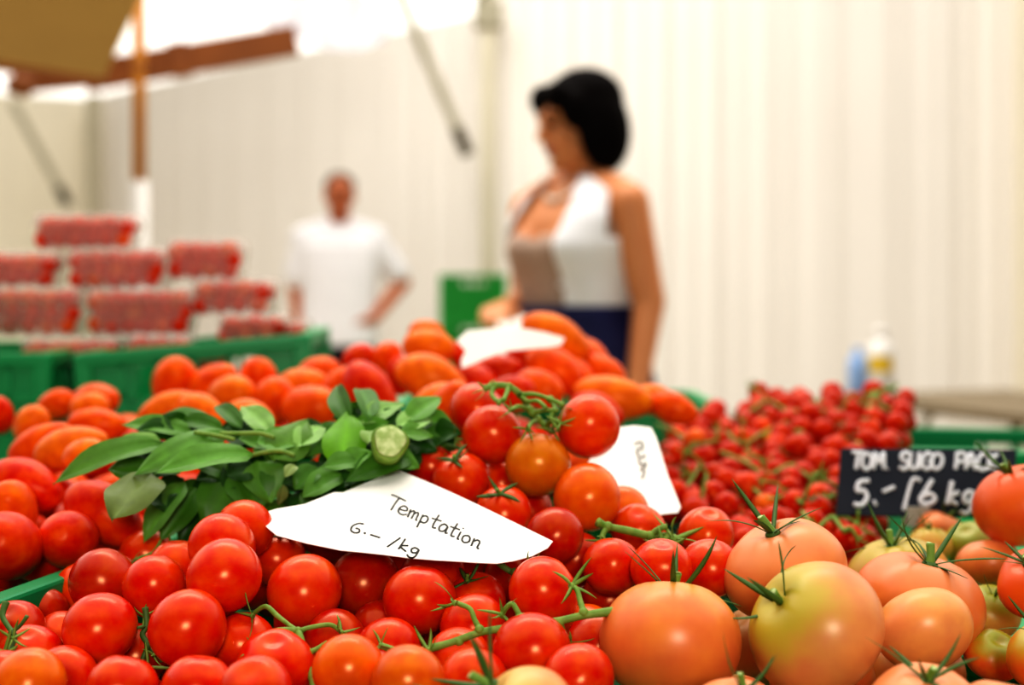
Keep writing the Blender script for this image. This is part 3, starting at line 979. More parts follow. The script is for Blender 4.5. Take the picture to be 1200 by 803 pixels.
vine('dried stalks under the hanging basil leaves by the rim end', [
    pp([(150, 664), (163, 655), (178, 650), (194, 643), (212, 640), (228, 634)], 1.09, 1.1), pp([(194, 643), (204, 651), (210, 660)], 1.09, 1.08), pp([(178, 650), (184, 642), (188, 634)], 1.09), pp([(212, 640), (220, 648), (230, 650)], 1.09)],
    .0017, [(P(205, 648, 1.08), (.2, -.5, .4), .017), (P(222, 643, 1.085), (.3, -.5, .2), .016), (P(155, 661, 1.085), (-.5, -.4, .3), .012)])
vine('dark green stalk showing under the front edge of the card', [
    pp([(583, 657), (592, 666), (603, 671), (616, 667), (628, 662)], .985, .99), pp([(603, 671), (601, 682)], .985, .99)], .0024,
    [(P(622, 664, .985), (.4, -.4, .3), .012)], M_sepal)
# vines running through the cherry tomatoes
cl = ['green vine crossing the cherry tomatoes by the blank card', 'thick pale vine standing up between cherry tomatoes behind the slate', 'green stalks arching over the cherry heap top',
      'green vine through the middle of the cherry tomatoes', 'vine with loose ends behind the upright beefsteak calyx', 'vine along the top edge of the cherry heap', 'green stem low between cherries and slate sign',
      'green vine over the cherries next to the plum tomatoes', 'vine arching behind the yellow cherry tomato', 'short vine between the cherries below the slate']
cp = [[(800, 575), (812, 560), (820, 548), (828, 556), (822, 585)], [(1003, 530), (1010, 508), (1016, 490), (1022, 472), (1026, 462)], [(880, 482), (900, 470), (925, 482), (950, 478), (985, 484)],
      [(845, 530), (870, 540), (900, 556), (925, 545), (950, 560)], [(940, 600), (956, 618), (975, 606), (990, 622), (1005, 612)], [(960, 484), (985, 480), (1010, 474), (1035, 478), (1062, 486)],
      [(950, 575), (965, 585), (982, 580), (995, 592)], [(770, 498), (790, 506), (815, 520), (840, 516)], [(850, 505), (870, 520), (893, 508), (918, 498), (940, 506)], [(880, 570), (900, 585), (925, 580), (940, 590)]]
for l, path in zip(cl, cp):
    pts = []
    for (x, y) in path:
        D = lerp(y, [465, 500, 540, 600, 625], [1.84, 1.72, 1.57, 1.36, 1.28])
        pts.append(P(x, y, D))
    br = []
    for q in pts[1:]:
        d = Vector((random.uniform(-.03, .03), random.uniform(-.01, .01), random.uniform(-.02, .03)))
        br.append([q, q + d * .5 + Vector((0, 0, .006)), q + d])
    vine(l, [pts] + br, .0019 if 'thick' not in l else .0042, [(b[-1], (random.uniform(-.5, .5), -.5, .5), .013) for b in br[:3]])


# ------------------------------------------------------------------ basil bunch
def leaf(mb, cols, base, tip, w, cam_tilt, sag, fold, tint, nseg=10, ncr=6):
    base, tip = Vector(base), Vector(tip)
    d = tip - base
    L = d.length
    d.normalize()
    nrm = Vector(cam_tilt).normalized()
    side = d.cross(nrm).normalized()
    nrm = side.cross(d).normalized()
    vs, fs = [], []
    for i in range(nseg + 1):
        t = i / nseg
        prof = (math.sin(PI * t ** 0.8) ** 0.75) * (1 - .22 * t) if 0 < t < 1 else .02
        c = base + d * L * t + nrm * (sag * L * 4 * t * (1 - t))
        for j in range(-ncr // 2, ncr // 2 + 1):
            s = j / (ncr / 2)
            wav = .05 * math.sin(9 * t + 2 * s) * w * abs(s)
            rib = -.10 * w * math.exp(-(s / .16) ** 2)
            vs.append(c + side * s * w / 2 * prof + nrm * (fold * w * .5 * abs(s) * prof + wav + rib * prof))
    m = ncr + 1
    for i in range(nseg):
        for j in range(ncr):
            fs.append((i * m + j, i * m + j + 1, (i + 1) * m + j + 1, (i + 1) * m + j))
    mb.add(vs, fs)
    for i in range(nseg + 1):
        for j in range(m):
            k = 1.25 if j == ncr // 2 else 1.0
            cols.append((tint[0] * k, tint[1] * k, tint[2] * k, 1))


G1, G2, G3, G4, G5 = lin(98, 148, 54), lin(74, 122, 34), lin(134, 176, 90), lin(100, 156, 10), lin(40, 84, 12)
G6 = lin(104, 122, 58)
# tip, base, width px, dD at tip/base, normal tilt, sag, fold, tint
LV = [
    ((62, 568), (190, 520), 36, 1.10, 1.13, (0.1, -.6, .8), .10, .25, G1),
    ((123, 530), (188, 516), 28, 1.14, 1.14, (0.1, -.6, .8), .06, .2, G3),
    ((156, 558), (266, 506), 36, 1.08, 1.12, (0.15, -.7, .7), .10, -.2, G1),
    ((181, 556), (296, 533), 38, 1.065, 1.10, (0, -.6, .8), .08, .2, G1),
    ((142, 498), (225, 508), 28, 1.17, 1.15, (0, -.6, .8), .07, .2, G1),
    ((190, 486), (250, 498), 24, 1.19, 1.16, (0, -.7, .7), .12, -.2, G2),
    ((205, 494), (262, 504), 22, 1.17, 1.15, (0, -.7, .7), .1, .2, G2),
    ((132, 610), (176, 552), 60, 1.045, 1.09, (-.15, -.8, .55), .08, -.15, G6),
    ((168, 637), (217, 566), 34, 1.045, 1.09, (-.3, -.8, .5), .06, .25, G1),
    ((188, 634), (230, 572), 34, 1.055, 1.095, (.2, -.8, .5), .07, .2, G2),
    ((240, 622), (278, 550), 54, 1.05, 1.09, (.1, -.85, .5), .08, -.15, G2),
    ((210, 640), (250, 570), 36, 1.065, 1.10, (0, -.85, .5), .06, .2, G5),
    ((300, 604), (287, 548), 50, 1.055, 1.09, (.2, -.8, .5), .07, .15, G2),
    ((252, 476), (284, 502), 20, 1.19, 1.15, (0, -.7, .7), .1, .3, G2),
    ((283, 476), (318, 508), 28, 1.18, 1.14, (.2, -.8, .5), .06, .2, G3),
    ((361, 492), (322, 540), 46, 1.15, 1.11, (.1, -.7, .6), .1, -.2, lin(98, 142, 44)),
    ((409, 482), (400, 545), 46, 1.15, 1.10, (0, -.8, .5), .08, -.2, G4),
    ((396, 452), (412, 498), 24, 1.20, 1.14, (-.3, -.8, .4), .12, .4, G2),
    ((418, 456), (434, 492), 26, 1.20, 1.14, (.3, -.8, .4), .1, .3, G2),
    ((474, 474), (424, 498), 28, 1.18, 1.14, (0, -.6, .7), .1, .2, G3),
    ((517, 466), (476, 494), 26, 1.19, 1.15, (.1, -.7, .6), .08, .2, G1),
    ((507, 493), (466, 500), 30, 1.17, 1.14, (0, -.6, .8), .08, .15, G3),
    ((508, 512), (470, 508), 26, 1.15, 1.13, (0, -.7, .7), .08, .2, G1),
    ((378, 548), (420, 540), 26, 1.09, 1.10, (0, -.7, .7), .08, .2, G1),
    ((404, 566), (482, 534), 36, 1.085, 1.12, (0, -.75, .6), .1, .2, lin(72, 118, 36)),
    ((354, 584), (400, 556), 32, 1.08, 1.10, (0, -.7, .7), .1, .2, G1),
    ((318, 590), (302, 540), 44, 1.06, 1.09, (.2, -.8, .5), .06, .15, G1),
    ((334, 560), (346, 545), 14, 1.07, 1.08, (0, -.7, .6), .1, .2, lin(140, 160, 90)),
    ((326, 592), (332, 568), 12, 1.065, 1.075, (.4, -.7, .5), .1, .2, lin(140, 160, 90)),
    ((437, 530), (402, 548), 28, 1.10, 1.10, (0, -.7, .7), .1, .2, G1),
    ((360, 520), (300, 520), 34, 1.135, 1.12, (0, -.6, .8), .06, .2, G1),
    ((345, 575), (372, 548), 30, 1.09, 1.10, (0, -.7, .7), .1, .2, G2),
    ((378, 500), (350, 525), 30, 1.16, 1.12, (0, -.7, .7), .1, .2, G3),
    ((446, 505), (432, 520), 26, 1.13, 1.11, (-.3, -.7, .6), .12, .3, lin(140, 172, 90)),
    ((440, 548), (470, 520), 30, 1.10, 1.12, (-.2, -.7, .6), .1, .3, G2),
    ((300, 570), (262, 545), 44, 1.07, 1.09, (0, -.7, .7), .05, .15, G5),
    ((366, 570), (320, 555), 40, 1.095, 1.10, (0, -.7, .7), .05, .15, G5),
    ((430, 560), (380, 560), 34, 1.10, 1.10, (0, -.7, .7), .05, .15, G5),
    ((230, 600), (260, 560), 40, 1.09, 1.10, (0, -.8, .5), .05, .15, G5),
    ((190, 590), (214, 560), 34, 1.085, 1.10, (0, -.8, .5), .05, .15, G5),
    ((480, 520), (440, 515), 34, 1.15, 1.14, (0, -.7, .7), .05, .15, G5),
    ((300, 510), (260, 515), 30, 1.16, 1.14, (0, -.7, .7), .05, .15, G5),
]
bun = empty('basil_bunch', 'bunch of green basil lying on the plum tomatoes behind the handwritten card', 'basil', P(330, 560, 1.12))
bun_inv = Vector(bun.location)
mb, cols = MB(), []
rb = random.Random(5)
for _ in range(95):
    bx = rb.uniform(165, 510)
    lo = lerp(bx, [165, 230, 300, 400, 470, 510], [560, 612, 592, 570, 548, 530])
    hi = lerp(bx, [165, 230, 300, 400, 470, 510], [522, 500, 504, 500, 488, 488])
    by = rb.uniform(hi, lo)
    ang = rb.uniform(-.9, .9) + (PI if bx < 330 else rb.choice([0, PI, PI / 2]))
    if by > 555:
        ang = PI / 2 + rb.uniform(-.6, .6)
    ln = rb.uniform(34, 60)
    D = lerp(by, [490, 540, 610], [1.175, 1.12, 1.075]) + rb.uniform(.0, .03)
    LV.append(((bx + ln * math.cos(ang), by + .6 * ln * math.sin(ang)), (bx, by), rb.uniform(22, 34), D - .01, D, (rb.uniform(-.4, .4), -.7, .6), .09, rb.uniform(-.3, .4), rb.choice([G2, G2, G5, G5, G5, G1])))
for (t, b, w, dt, db, nr, sag, fold, tint) in LV:
    w *= 1.28
    if 200 < b[0] < 345 and t[1] > 565:
        dt, db = dt + .05, db + .03
    k = random.uniform(.88, 1.12)
    leaf(mb, cols, P(b[0], b[1], db) - bun_inv, P(t[0], t[1], dt) - bun_inv, w * db / F, nr, sag, fold, tuple(c * k for c in tint[:3]))
me = mb.mesh('foliage')
ca = me.color_attributes.new('tint', 'FLOAT_COLOR', 'POINT')
for i, c in enumerate(cols):
    ca.data[i].color = c
link('foliage', me, M_leaf, bun)
for path in ([(258, 508), (280, 508), (305, 508), (322, 513)], [(290, 535), (312, 530), (330, 529), (345, 534)], [(228, 507), (250, 510), (275, 515)]):
    mbs = MB()
    mbs.tube([p - bun_inv for p in pp(path, 1.11, 1.105)], .0018, 8)
    mbs.build('stem', M_vine, bun)
# the tied cut stems facing the viewer
cc, cax = P(457, 517, 1.085), Vector((.15, -.85, .35)).normalized()
e1 = cax.orthogonal().normalized()
e2 = cax.cross(e1)
mbs, mbe = MB(), MB()
prof = [(-.05, .011), (-.02, .0135), (-.004, .0145), (0, .0135)]
ringf = lambda h, r, wv: [cc + cax * h + (e1 * math.cos(2 * PI * k / 36) + e2 * math.sin(2 * PI * k / 36)) * r * (1 + .03 * math.sin(5 * 2 * PI * k / 36 + wv * 40) + .05 * math.sin(2 * PI * k / 36 * 3)) - bun_inv for k in range(36)]
mbs.loft([ringf(h, r, .05) for h, r in prof])
mbe.loft([ringf(.0002, .0122, .05), ringf(.0012, .0108, .06), ringf(.0016, .006, .03), ringf(.0014, .001, .0)])
sb = mbs.build('stem_bundle', M_vine, bun)
tag(mbe.build('cut_end', M_cut, sb), 'pale cut end of the stems')


# ------------------------------------------------------------------ cards and handwriting
class Plane:
    """a flat sheet through three photo points; maps photo points onto the sheet"""

    def __init__(s, a, b, c):
        s.o = P(*a)
        s.n = (P(*b) - s.o).cross(P(*c) - s.o).normalized()
        if s.n.dot(Vector((0, 0, CZ)) - s.o) < 0:
            s.n = -s.n

    def at(s, px, py, h=0.0):
        r = P(px, py, 1.0) - Vector((0, 0, CZ))
        t = (s.o - Vector((0, 0, CZ))).dot(s.n) / r.dot(s.n)
        return Vector((0, 0, CZ)) + r * t + s.n * h


def card(name, plane, outline, label, bend=None, th=.0006):
    """a paper sheet: outline refined, filled as a fine grid via bmesh triangulation, bent, two-sided with thickness"""
    pts = [plane.at(x, y) for x, y in outline]
    cen = sum(pts, Vector()) / len(pts)
    bm = bmesh.new()
    vs = [bm.verts.new(p) for p in pts]
    f = bm.faces.new(vs)
    f.normal_update()
    if f.normal.dot(plane.n) < 0:
        f.normal_flip()
    bmesh.ops.triangulate(bm, faces=bm.faces[:])
    for _ in range(4):
        bmesh.ops.subdivide_edges(bm, edges=[e for e in bm.edges if e.calc_length() > .008], cuts=1, use_grid_fill=False)
        bmesh.ops.triangulate(bm, faces=bm.faces[:])
    if bend:
        for v in bm.verts:
            v.co += plane.n * bend(v.co)
    r = bmesh.ops.extrude_face_region(bm, geom=bm.faces[:])
    for g in r['geom']:
        if isinstance(g, bmesh.types.BMVert):
            g.co -= plane.n * th
    bmesh.ops.recalc_face_normals(bm, faces=bm.faces[:])
    me = bpy.data.meshes.new(name)
    bm.to_mesh(me)
    bm.free()
    o = link(name, me, M_paper)
    return tag(o, label, 'card')


def z33(x, y):
    return (300 + x / 3.3333, 540 + y / 3.3333)


pl1 = Plane((300, 597, 1.045), (463, 551, 1.12), (510, 659, .972))
bend1 = lambda co: .004 * math.sin((co.x + .15) * 18) - .002
C1 = [z33(*p) for p in [(2, 190), (80, 170), (190, 158), (250, 138), (305, 118), (340, 121), (440, 85), (545, 38), (700, 105), (850, 170), (1000, 235), (1160, 303), (1140, 330), (1080, 365), (1010, 388), (940, 403), (850, 403), (700, 398), (600, 390), (520, 378), (330, 350), (200, 315), (80, 275), (30, 230)]]
card1 = card('price_card', pl1, C1, 'white handwritten card reading Temptation with kilo price, on the red tomatoes', bend1)

GL = {
    'T': [[(0, 1.0), (.35, 1.02), (.95, .98)], [(.5, 1.0), (.42, .5), (.38, 0)]],
    'e': [[(.05, .28), (.5, .36), (.45, .58), (.22, .6), (.03, .32), (.12, .05), (.4, .0), (.62, .15)]],
    'm': [[(.02, .55), (.06, 0)], [(.06, .35), (.2, .55), (.3, .5), (.3, 0)], [(.3, .35), (.46, .55), (.56, .48), (.58, .05), (.68, .05)]],
    'p': [[(.05, .55), (.06, -.4)], [(.05, .4), (.25, .58), (.45, .45), (.38, .1), (.1, .05)]],
    't': [[(.25, 1.0), (.2, .3), (.25, .03), (.45, .08)], [(-.05, .6), (.55, .68)]],
    'a': [[(.5, .5), (.25, .58), (.05, .3), (.15, .02), (.4, .12), (.5, .5), (.52, .05), (.66, .1)]],
    'i': [[(.1, .55), (.1, .05), (.22, .05)], [(.13, .85), (.15, .88)]],
    'o': [[(.3, .55), (.08, .4), (.08, .1), (.3, .0), (.5, .2), (.45, .48), (.28, .55)]],
    'n': [[(.03, .55), (.06, 0)], [(.06, .35), (.25, .56), (.42, .48), (.42, .08), (.55, .03)]],
    '6': [[(.6, .92), (.3, .85), (.05, .5), (.1, .12), (.4, .0), (.62, .15), (.55, .38), (.3, .4)]],
    '.': [[(.05, .02), (.09, .05)]],
    '-': [[(.0, .32), (.6, .34)]],
    '/': [[(.0, -.15), (.45, .95)]],
    'k': [[(.15, 1.0), (.06, 0)], [(.5, .55), (.1, .28), (.52, 0)]],
    'g': [[(.5, .5), (.25, .58), (.08, .35), (.2, .1), (.42, .2), (.5, .5), (.45, -.2), (.2, -.38), (.0, -.25)]],
    'O': [[(.4, .95), (.08, .75), (.06, .25), (.35, .0), (.66, .25), (.68, .72), (.42, .96)]],
    'M': [[(.02, 0), (.12, 1), (.4, .35), (.7, 1), (.78, 0)]],
    'S': [[(.62, .85), (.4, 1), (.12, .82), (.2, .55), (.55, .42), (.58, .12), (.3, -.02), (.02, .14)]],
    'U': [[(.05, 1), (.06, .25), (.3, .0), (.55, .2), (.62, 1)], [(.62, 1), (.64, 0)]],
    'G': [[(.66, .82), (.4, .98), (.1, .7), (.1, .2), (.4, .0), (.66, .2), (.66, .48), (.42, .46)]],
    'P': [[(.08, 0), (.12, 1)], [(.02, .95), (.45, 1.0), (.68, .78), (.5, .5), (.12, .45)]],
    'A': [[(.0, 0), (.3, 1), (.62, 0)], [(.12, .35), (.52, .38)]],
    'C': [[(.6, .85), (.35, .98), (.08, .6), (.14, .12), (.4, .0), (.64, .14)]],
    'K': [[(.08, 1), (.08, 0)], [(.58, .98), (.1, .48), (.62, .0)]],
    '5': [[(.62, 1.0), (.2, .95), (.14, .6), (.42, .62), (.6, .35), (.42, .04), (.05, .06)]],
    'h': [[(.42, 1.0), (.25, .55), (.12, .2), (.25, .0), (.55, .05), (.62, .25), (.42, .42), (.18, .3)]],
}
ADV = {'T': .75, 'm': .78, 'i': .3, '.': .3, '/': .6, ' ': .4, 'M': .95, 't': .55, '-': .8, 'O': .85, 'U': .8}


def write(mb, text, org, xv, yv, mapf, r, flat=1.0):
    """strokes of TEXT in an affine frame of photo points: ORG + u*XV + v*YV"""
    u = 0.0
    for ch in text:
        for st in GL.get(ch, []):
            q = [mapf(org[0] + (u + x) * xv[0] + y * yv[0], org[1] + (u + x) * xv[1] + y * yv[1]) for x, y in st]
            if len(q) == 2:
                q = [q[0], (q[0] + q[1]) / 2, q[1]]
            mb.tube(q, r, 6, True, 5)
        u += ADV.get(ch, .68)
    return u


def m1(x, y):
    x, y = z33(x, y)
    p = pl1.at(x, y)
    return p + pl1.n * (bend1(p) + .0002)


mb = MB()
wd = sum(ADV.get(c, .68) for c in 'Temptation')
write(mb, 'Temptation', (505, 192), (372 / wd, 164 / wd), (25, -50), m1, .00072)
mb.build('product_name', M_ink, card1)
mb = MB()
mb.tube([m1(424, 288), m1(426, 290), m1(428, 291)], .0009, 6)
write(mb, '6', (362, 277), (58, 22), (26, -40), m1, .00072)
write(mb, '-', (440, 306), (62, 24), (22, -32), m1, .00072)
write(mb, '/kg', (516, 340), (62, 23), (20, -40), m1, .00072)
mb.build('price_text', M_ink, card1)

# folded card on the plum heap
pl2 = Plane((540, 390, 1.52), (663, 395, 1.55), (541, 429, 1.49))
bend2 = lambda co: .006 * math.cos((co.x - .0) * 40)
C2 = [(536, 396), (548, 386), (600, 388), (640, 390), (663, 393), (659, 402), (640, 408), (610, 414), (590, 416), (565, 423), (542, 430), (541, 420), (546, 410), (540, 402)]
card('price_card', pl2, C2, 'crumpled white card on top of the plum tomato heap', bend2)
# blank-looking card beside the hanging bunch
pl3 = Plane((720, 500, 1.26), (765, 503, 1.29), (770, 604, 1.17))
C3 = [(690, 540), (722, 500), (742, 499), (762, 503), (768, 515), (782, 560), (797, 596), (793, 603), (772, 605), (745, 601), (725, 592), (700, 575)]
card3 = card('price_card', pl3, C3, 'plain white card with faint pencil scribble beside the hanging bunch', lambda co: .002 * math.sin(co.x * 60))
mb = MB()
for st in ([(742, 522), (750, 520), (752, 526), (744, 530)], [(744, 530), (748, 538), (755, 536)], [(746, 540), (750, 547), (756, 545), (752, 552)], [(748, 552), (754, 556), (750, 562)]):
    mb.tube([pl3.at(x, y, .0025) for x, y in st], .0009, 6, True, 4)
mb.build('handwriting', mat('pencil_grey', lin(150, 148, 142), .8, .2, 100), card3)

# slate price sign
pls = Plane((985, 526, 1.36), (1192, 527, 1.36), (980, 604, 1.335))
sg = empty('price_sign', 'dark slate price sign with white chalk lettering behind the beefsteak tomatoes', 'price sign', pls.at(1085, 604))
so = Vector(sg.location)
mb = MB()
crn = [(986, 525), (1192, 527), (1186, 607), (980, 604)]
bd = [pls.at(x, y) - so for x, y in crn]
bk = [p - pls.n * .004 for p in bd]
mb.add(bd + bk, [(0, 1, 2, 3), (7, 6, 5, 4), (0, 4, 5, 1), (1, 5, 6, 2), (2, 6, 7, 3), (3, 7, 4, 0)], False)
board = mb.build('board', M_slate, sg)
bv = board.modifiers.new('b', 'BEVEL')
bv.width = .0012
bv.segments = 2
ms = lambda x, y: pls.at(960 + x / 4.4625, 500 + y / 4.4625, .0006) - so
mb = MB()
write(mb, 'TOM.', (165, 225), (72, 0), (4, -88), ms, .0020)
write(mb, 'SUGO', (415, 222), (78, 1), (6, -86), ms, .0020)
write(mb, 'PACK', (705, 225), (84, 2), (6, -86), ms, .0020)
mb.tube([ms(284, 404), ms(290, 402), ms(294, 400)], .0032, 8)
write(mb, '5', (172, 415), (120, 0), (14, -130), ms, .0024)
mb.tube([ms(330, 342), ms(360, 330), ms(392, 316)], .0021, 6)
mb.tube([ms(440, 440), ms(460, 360), ms(490, 275), ms(530, 285)], .0019, 6)
write(mb, 'h', (505, 405), (150, 0), (22, -125), ms, .0024)
write(mb, 'kg', (660, 410), (118, 2), (16, -122), ms, .0024)
mb.build('chalk_lettering', M_chalk, board)
mb = MB()
cb = pls.at(1075, 600) - so
mb.box(cb + Vector((0, .003, -.004)), (.022, .016, .018))
mb.box(cb + Vector((0, .003, -.035)), (.008, .004, .06))
mb.build('clip', M_clear, sg)


# ------------------------------------------------------------------ crates
def crate(label, loc, rotz, L, W, H, tilt=0.0, group=None, m=None, hole=True):
    m = m or M_crate
    t = empty('plastic_crate', label, 'crate', loc, (tilt, 0, rotz), group)
    mb = MB()
    mb.box((0, 0, .006), (L, W, .012))
    mb.build('base', m, t)
    mb = MB()
    for s in (-1, 1):
        mb.box((0, s * (W / 2 - .007), H - .009), (L, .020, .018))
        mb.box((s * (L / 2 - .007), 0, H - .009), (.020, W - .02, .018))
        for q in (-1, 1):
            mb.box((s * (L / 2 - .010), q * (W / 2 - .010), H / 2), (.024, .024, H - .004))
    r = mb.build('rim', m, t)
    bv = r.modifiers.new('b', 'BEVEL')
    bv.width = .003
    bv.segments = 2

    def panel(name, length, place, hole):
        mb = MB()
        n = max(4, int(length / .045))
        rows = max(3, int(H / .045))
        for k in range(n + 1):
            u = -length / 2 + .012 + (length - .024) * k / n
            mb.box(place(u, H / 2, 0), place(.008, H - .02, .008, True))
        for k in range(rows + 1):
            z = .012 + (H - .03) * k / rows
            if hole and k == rows - 1:
                for s in (-1, 1):
                    mb.box(place(s * (length / 4 + .04), z, 0), place(length / 2 - .08, .012, .008, True))
            else:
                mb.box(place(0, z, 0), place(length - .02, .012, .008, True))
        # thin web behind the ribs, left open for the hand hole and the upper slots
        zt = H - .03 - 1.0 * (H - .03) / rows
        mb.box(place(0, zt / 2 + .006, .003), place(length - .02, zt, .003, True))
        for s in (-1, 1):
            mb.box(place(s * (length / 4 + .04), (zt + H) / 2 - .004, .003), place(length / 2 - .08, H - zt - .016, .003, True))
        mb.build(name, m, t)

    for s in (-1, 1):
        panel('side_panel', L, lambda u, z, d, dim=False, s=s: (u, d, z) if dim else (u, s * (W / 2 - .006 - d), z), False)
        panel('end_panel', W, lambda u, z, d, dim=False, s=s: (d, u, z) if dim else (s * (L / 2 - .006 - d), u, z), hole)
    return t


TZ = .72
RZ = -math.radians(12.2)
M_crate2 = mat('bright_green_plastic', lin(0, 136, 82), 0.45, 0.3, 9, 0.05, lin(0, 118, 66), Specular_IOR_Level=.25)
def UV(u, v):
    return (-.349 + u * .977 + v * .212, .97 - u * .212 + v * .977, TZ)


def rcrate(label, u0, u1, v0, v1, H, m=None, **k):
    return crate(label, UV((u0 + u1) / 2, (v0 + v1) / 2), RZ + PI / 2, v1 - v0, u1 - u0, H, 0, 'display crates', m, **k)


rcrate('green plastic crate holding the vine tomatoes at the front of the stall', .012, .412, -.28, .29, .095, M_crate2)
rcrate('green crate holding plum tomatoes, its rim running beside the vine tomatoes', -.40, .006, -.06, .50, .160, M_crate2)
rcrate('green crate under the plum tomato heap topped with the folded card', .02, .33, .31, .84, .170)
rcrate('green crate of plum tomatoes between the basil and the tall crate', -.42, .005, .515, .845, .170)
rcrate('green crate holding the beefsteak tomatoes', .420, .84, -.28, .30, .085, M_crate2)
cc_ = rcrate('green crate holding the cherry tomatoes behind the slate sign', .345, .86, .32, 1.10, .085)
cc_.rotation_euler.y = -math.radians(6)
cc_.location.z += .042
crate('tall green crate under the clear packs, with a hand hole', (-.433, 2.22, TZ + .016), PI / 2 + .085, .60, .312, .290, -.085, 'display crates')
crate('tall green crate at the picture edge, under the clear packs', (-.84, 2.22, TZ), PI / 2 + .085, .60, .37, .292, 0, 'display crates')
crate('green crate whose corner shows between plum and cherry tomatoes', (.07, 2.40, TZ), 0, .52, .40, .20, 0, 'display crates')
rcrate('green crate behind the top of the slate sign', .60, 1.14, 1.13, 1.50, .160, M_crate2)
# stacked crates by the tent wall
M_crate3 = mat('leaf_green_plastic', lin(8, 140, 44), 0.45, 0.3, 9, 0.05, lin(4, 118, 32))
for k in range(5):
    crate(['lowest', 'second lowest', 'middle', 'second highest', 'topmost'][k] + ' green crate in the stack between the man and the woman', (-.20, 7.4, .001 + k * .245), 0, .335, .30, .243, 0, 'stacked crates by the tent wall', M_crate3)

# ------------------------------------------------------------------ stall table
tb = empty('stall_table', 'wooden market stall table carrying all the tomato crates', 'table', (0, 1.6, 0))
mb = MB()
for k in range(9):
    mb.box((0, -1.05 + k * .2625 + .0, TZ - .015), (2.6, .258, .03))
mb.build('tabletop', M_table, tb)
for sx in (-1.2, 1.2):
    for sy in (-.95, .95):
        mb = MB()
        mb.box((sx, sy, (TZ - .03) / 2), (.06, .06, TZ - .03))
        mb.build('leg', M_table, tb)

# ------------------------------------------------------------------ clear packs of cherry tomatoes
packlab = {}


def pack(x0, x1, y0, y1, D, label, roll=0.0):
    w = (x1 - x0) / F * D
    h = (y1 - y0) / F * D
    dp = .115
    base = P((x0 + x1) / 2, y1, D) + Vector((0, dp / 2, 0))
    t = empty('punnet', label, 'punnet', base, (0, 0, roll), 'clear packs of cherry tomatoes')

    def shell(z0, z1, w0, w1, d0, d1, close_top):
        mb = MB()
        rings = []
        for z, ww, dd in ((z0, w0, d0), ((z0 + z1) / 2, (w0 + w1) / 2, (d0 + d1) / 2), (z1, w1, d1)):
            ring = []
            for k in range(32):
                a = 2 * PI * (k + .5) / 32
                cx, sy = math.cos(a), math.sin(a)
                ring.append(Vector((ww / 2 * math.copysign(abs(cx) ** .35, cx), dd / 2 * math.copysign(abs(sy) ** .35, sy), z)))
            rings.append(ring)
        b = len(rings[0])
        vs = [v for r in rings for v in r]
        fs = [(i * b + k, i * b + (k + 1) % b, (i + 1) * b + (k + 1) % b, (i + 1) * b + k) for i in range(2) for k in range(b)]
        fs.append(tuple(2 * b + k for k in range(b)) if close_top else tuple(range(b - 1, -1, -1)))
        return mb.add(vs, fs, True)

    shell(0, h * .72, w * .88, w * .97, dp * .88, dp * .97, False).build('tray', M_clearbox, t)
    shell(h * .73, h, w, w * .94, dp, dp * .92, True).build('lid', M_clearbox, t)
    shell(h * .70, h * .745, w * 1.03, w * 1.03, dp * 1.03, dp * 1.03, False).build('seam', M_clearbox, t)
    c, s = math.cos(roll), math.sin(roll)
    R = .0142
    nx = max(3, round(w * .95 / (1.9 * R)))
    rows = max(1, round((h - .004) / .0228))
    lab = 'small red cherry tomato inside one of the clear plastic packs'
    for row in range(rows):
        for j in range(2):
            if j == 1 and row < rows - 1:
                continue
            for i in range(nx):
                u = -w * .465 + R + (w * .93 - 2 * R) * i / (nx - 1) + (.004 if row % 2 else -.002)
                v = -dp / 2 + .018 + j * .026 + random.uniform(0, .004)
                q = Vector((u * c - v * s, u * s + v * c, .0155 + row * (h - 2 * R - .006) / max(1, rows - 1) + random.uniform(-.002, .002)))
                q.z = min(q.z, h - .003 - R)
                if len(packed) >= 290:
                    return
                o = tomato('packed_tomato', CM, base + q, R, (random.uniform(-1, 1), random.uniform(-1, 1), random.uniform(-1, 1)), lin(212, 34, 22) if random.random() < .75 else lin(222, 80, 36), lab, 'packed cherry tomato', 'cherry tomatoes inside the clear packs')
                packed.append(o)


packed = []
for row in [
    (18, 135, 396, 428, 2.06, 'clear pack of tomatoes low in the green crate, below the two wide packs'),
    (140, 215, 392, 424, 2.06, 'clear pack of tomatoes in the crate under the middle pack'),
    (198, 262, 408, 446, 2.04, 'clear pack of tomatoes seen through the hand hole of the green crate'),
    (252, 330, 367, 404, 2.06, 'small clear pack of tomatoes lying flat over the crate end'),
    (331, 358, 376, 404, 2.10, 'clear pack of tomatoes nearly hidden at the end of the crate row'),
    (-32, 88, 336, 394, 2.10, 'clear pack of tomatoes at the picture edge, third row down'),
    (95, 222, 337, 393, 2.10, 'clear pack of tomatoes with white glare, in the middle of the third row'),
    (222, 318, 326, 369, 2.12, 'clear pack of tomatoes at the end of the stair of packs'),
    (-62, 62, 294, 336, 2.14, 'clear pack of bright tomatoes at the picture edge, second row down'),
    (75, 192, 290, 338, 2.14, 'clear pack of tomatoes directly beneath the topmost pack'),
    (192, 280, 280, 328, 2.16, 'clear pack of tomatoes tilted on the end of the second row'),
    (32, 153, 250, 292, 2.18, 'topmost clear pack of tomatoes on the pile'),
]:
    pack(*row, roll=random.uniform(-.08, .08))

# ------------------------------------------------------------------ people
def ring_pts(a, b, yc, z, n=40, p=2.3, front=0.0):
    out = []
    for k in range(n):
        t = 2 * PI * k / n
        cx, sy = math.sin(t), -math.cos(t)      # t=0 faces -Y (front)
        x = a * math.copysign(abs(cx) ** (2 / p), cx)
        y = b * math.copysign(abs(sy) ** (2 / p), sy)
        out.append(Vector((x, yc + y, z)))
    return out


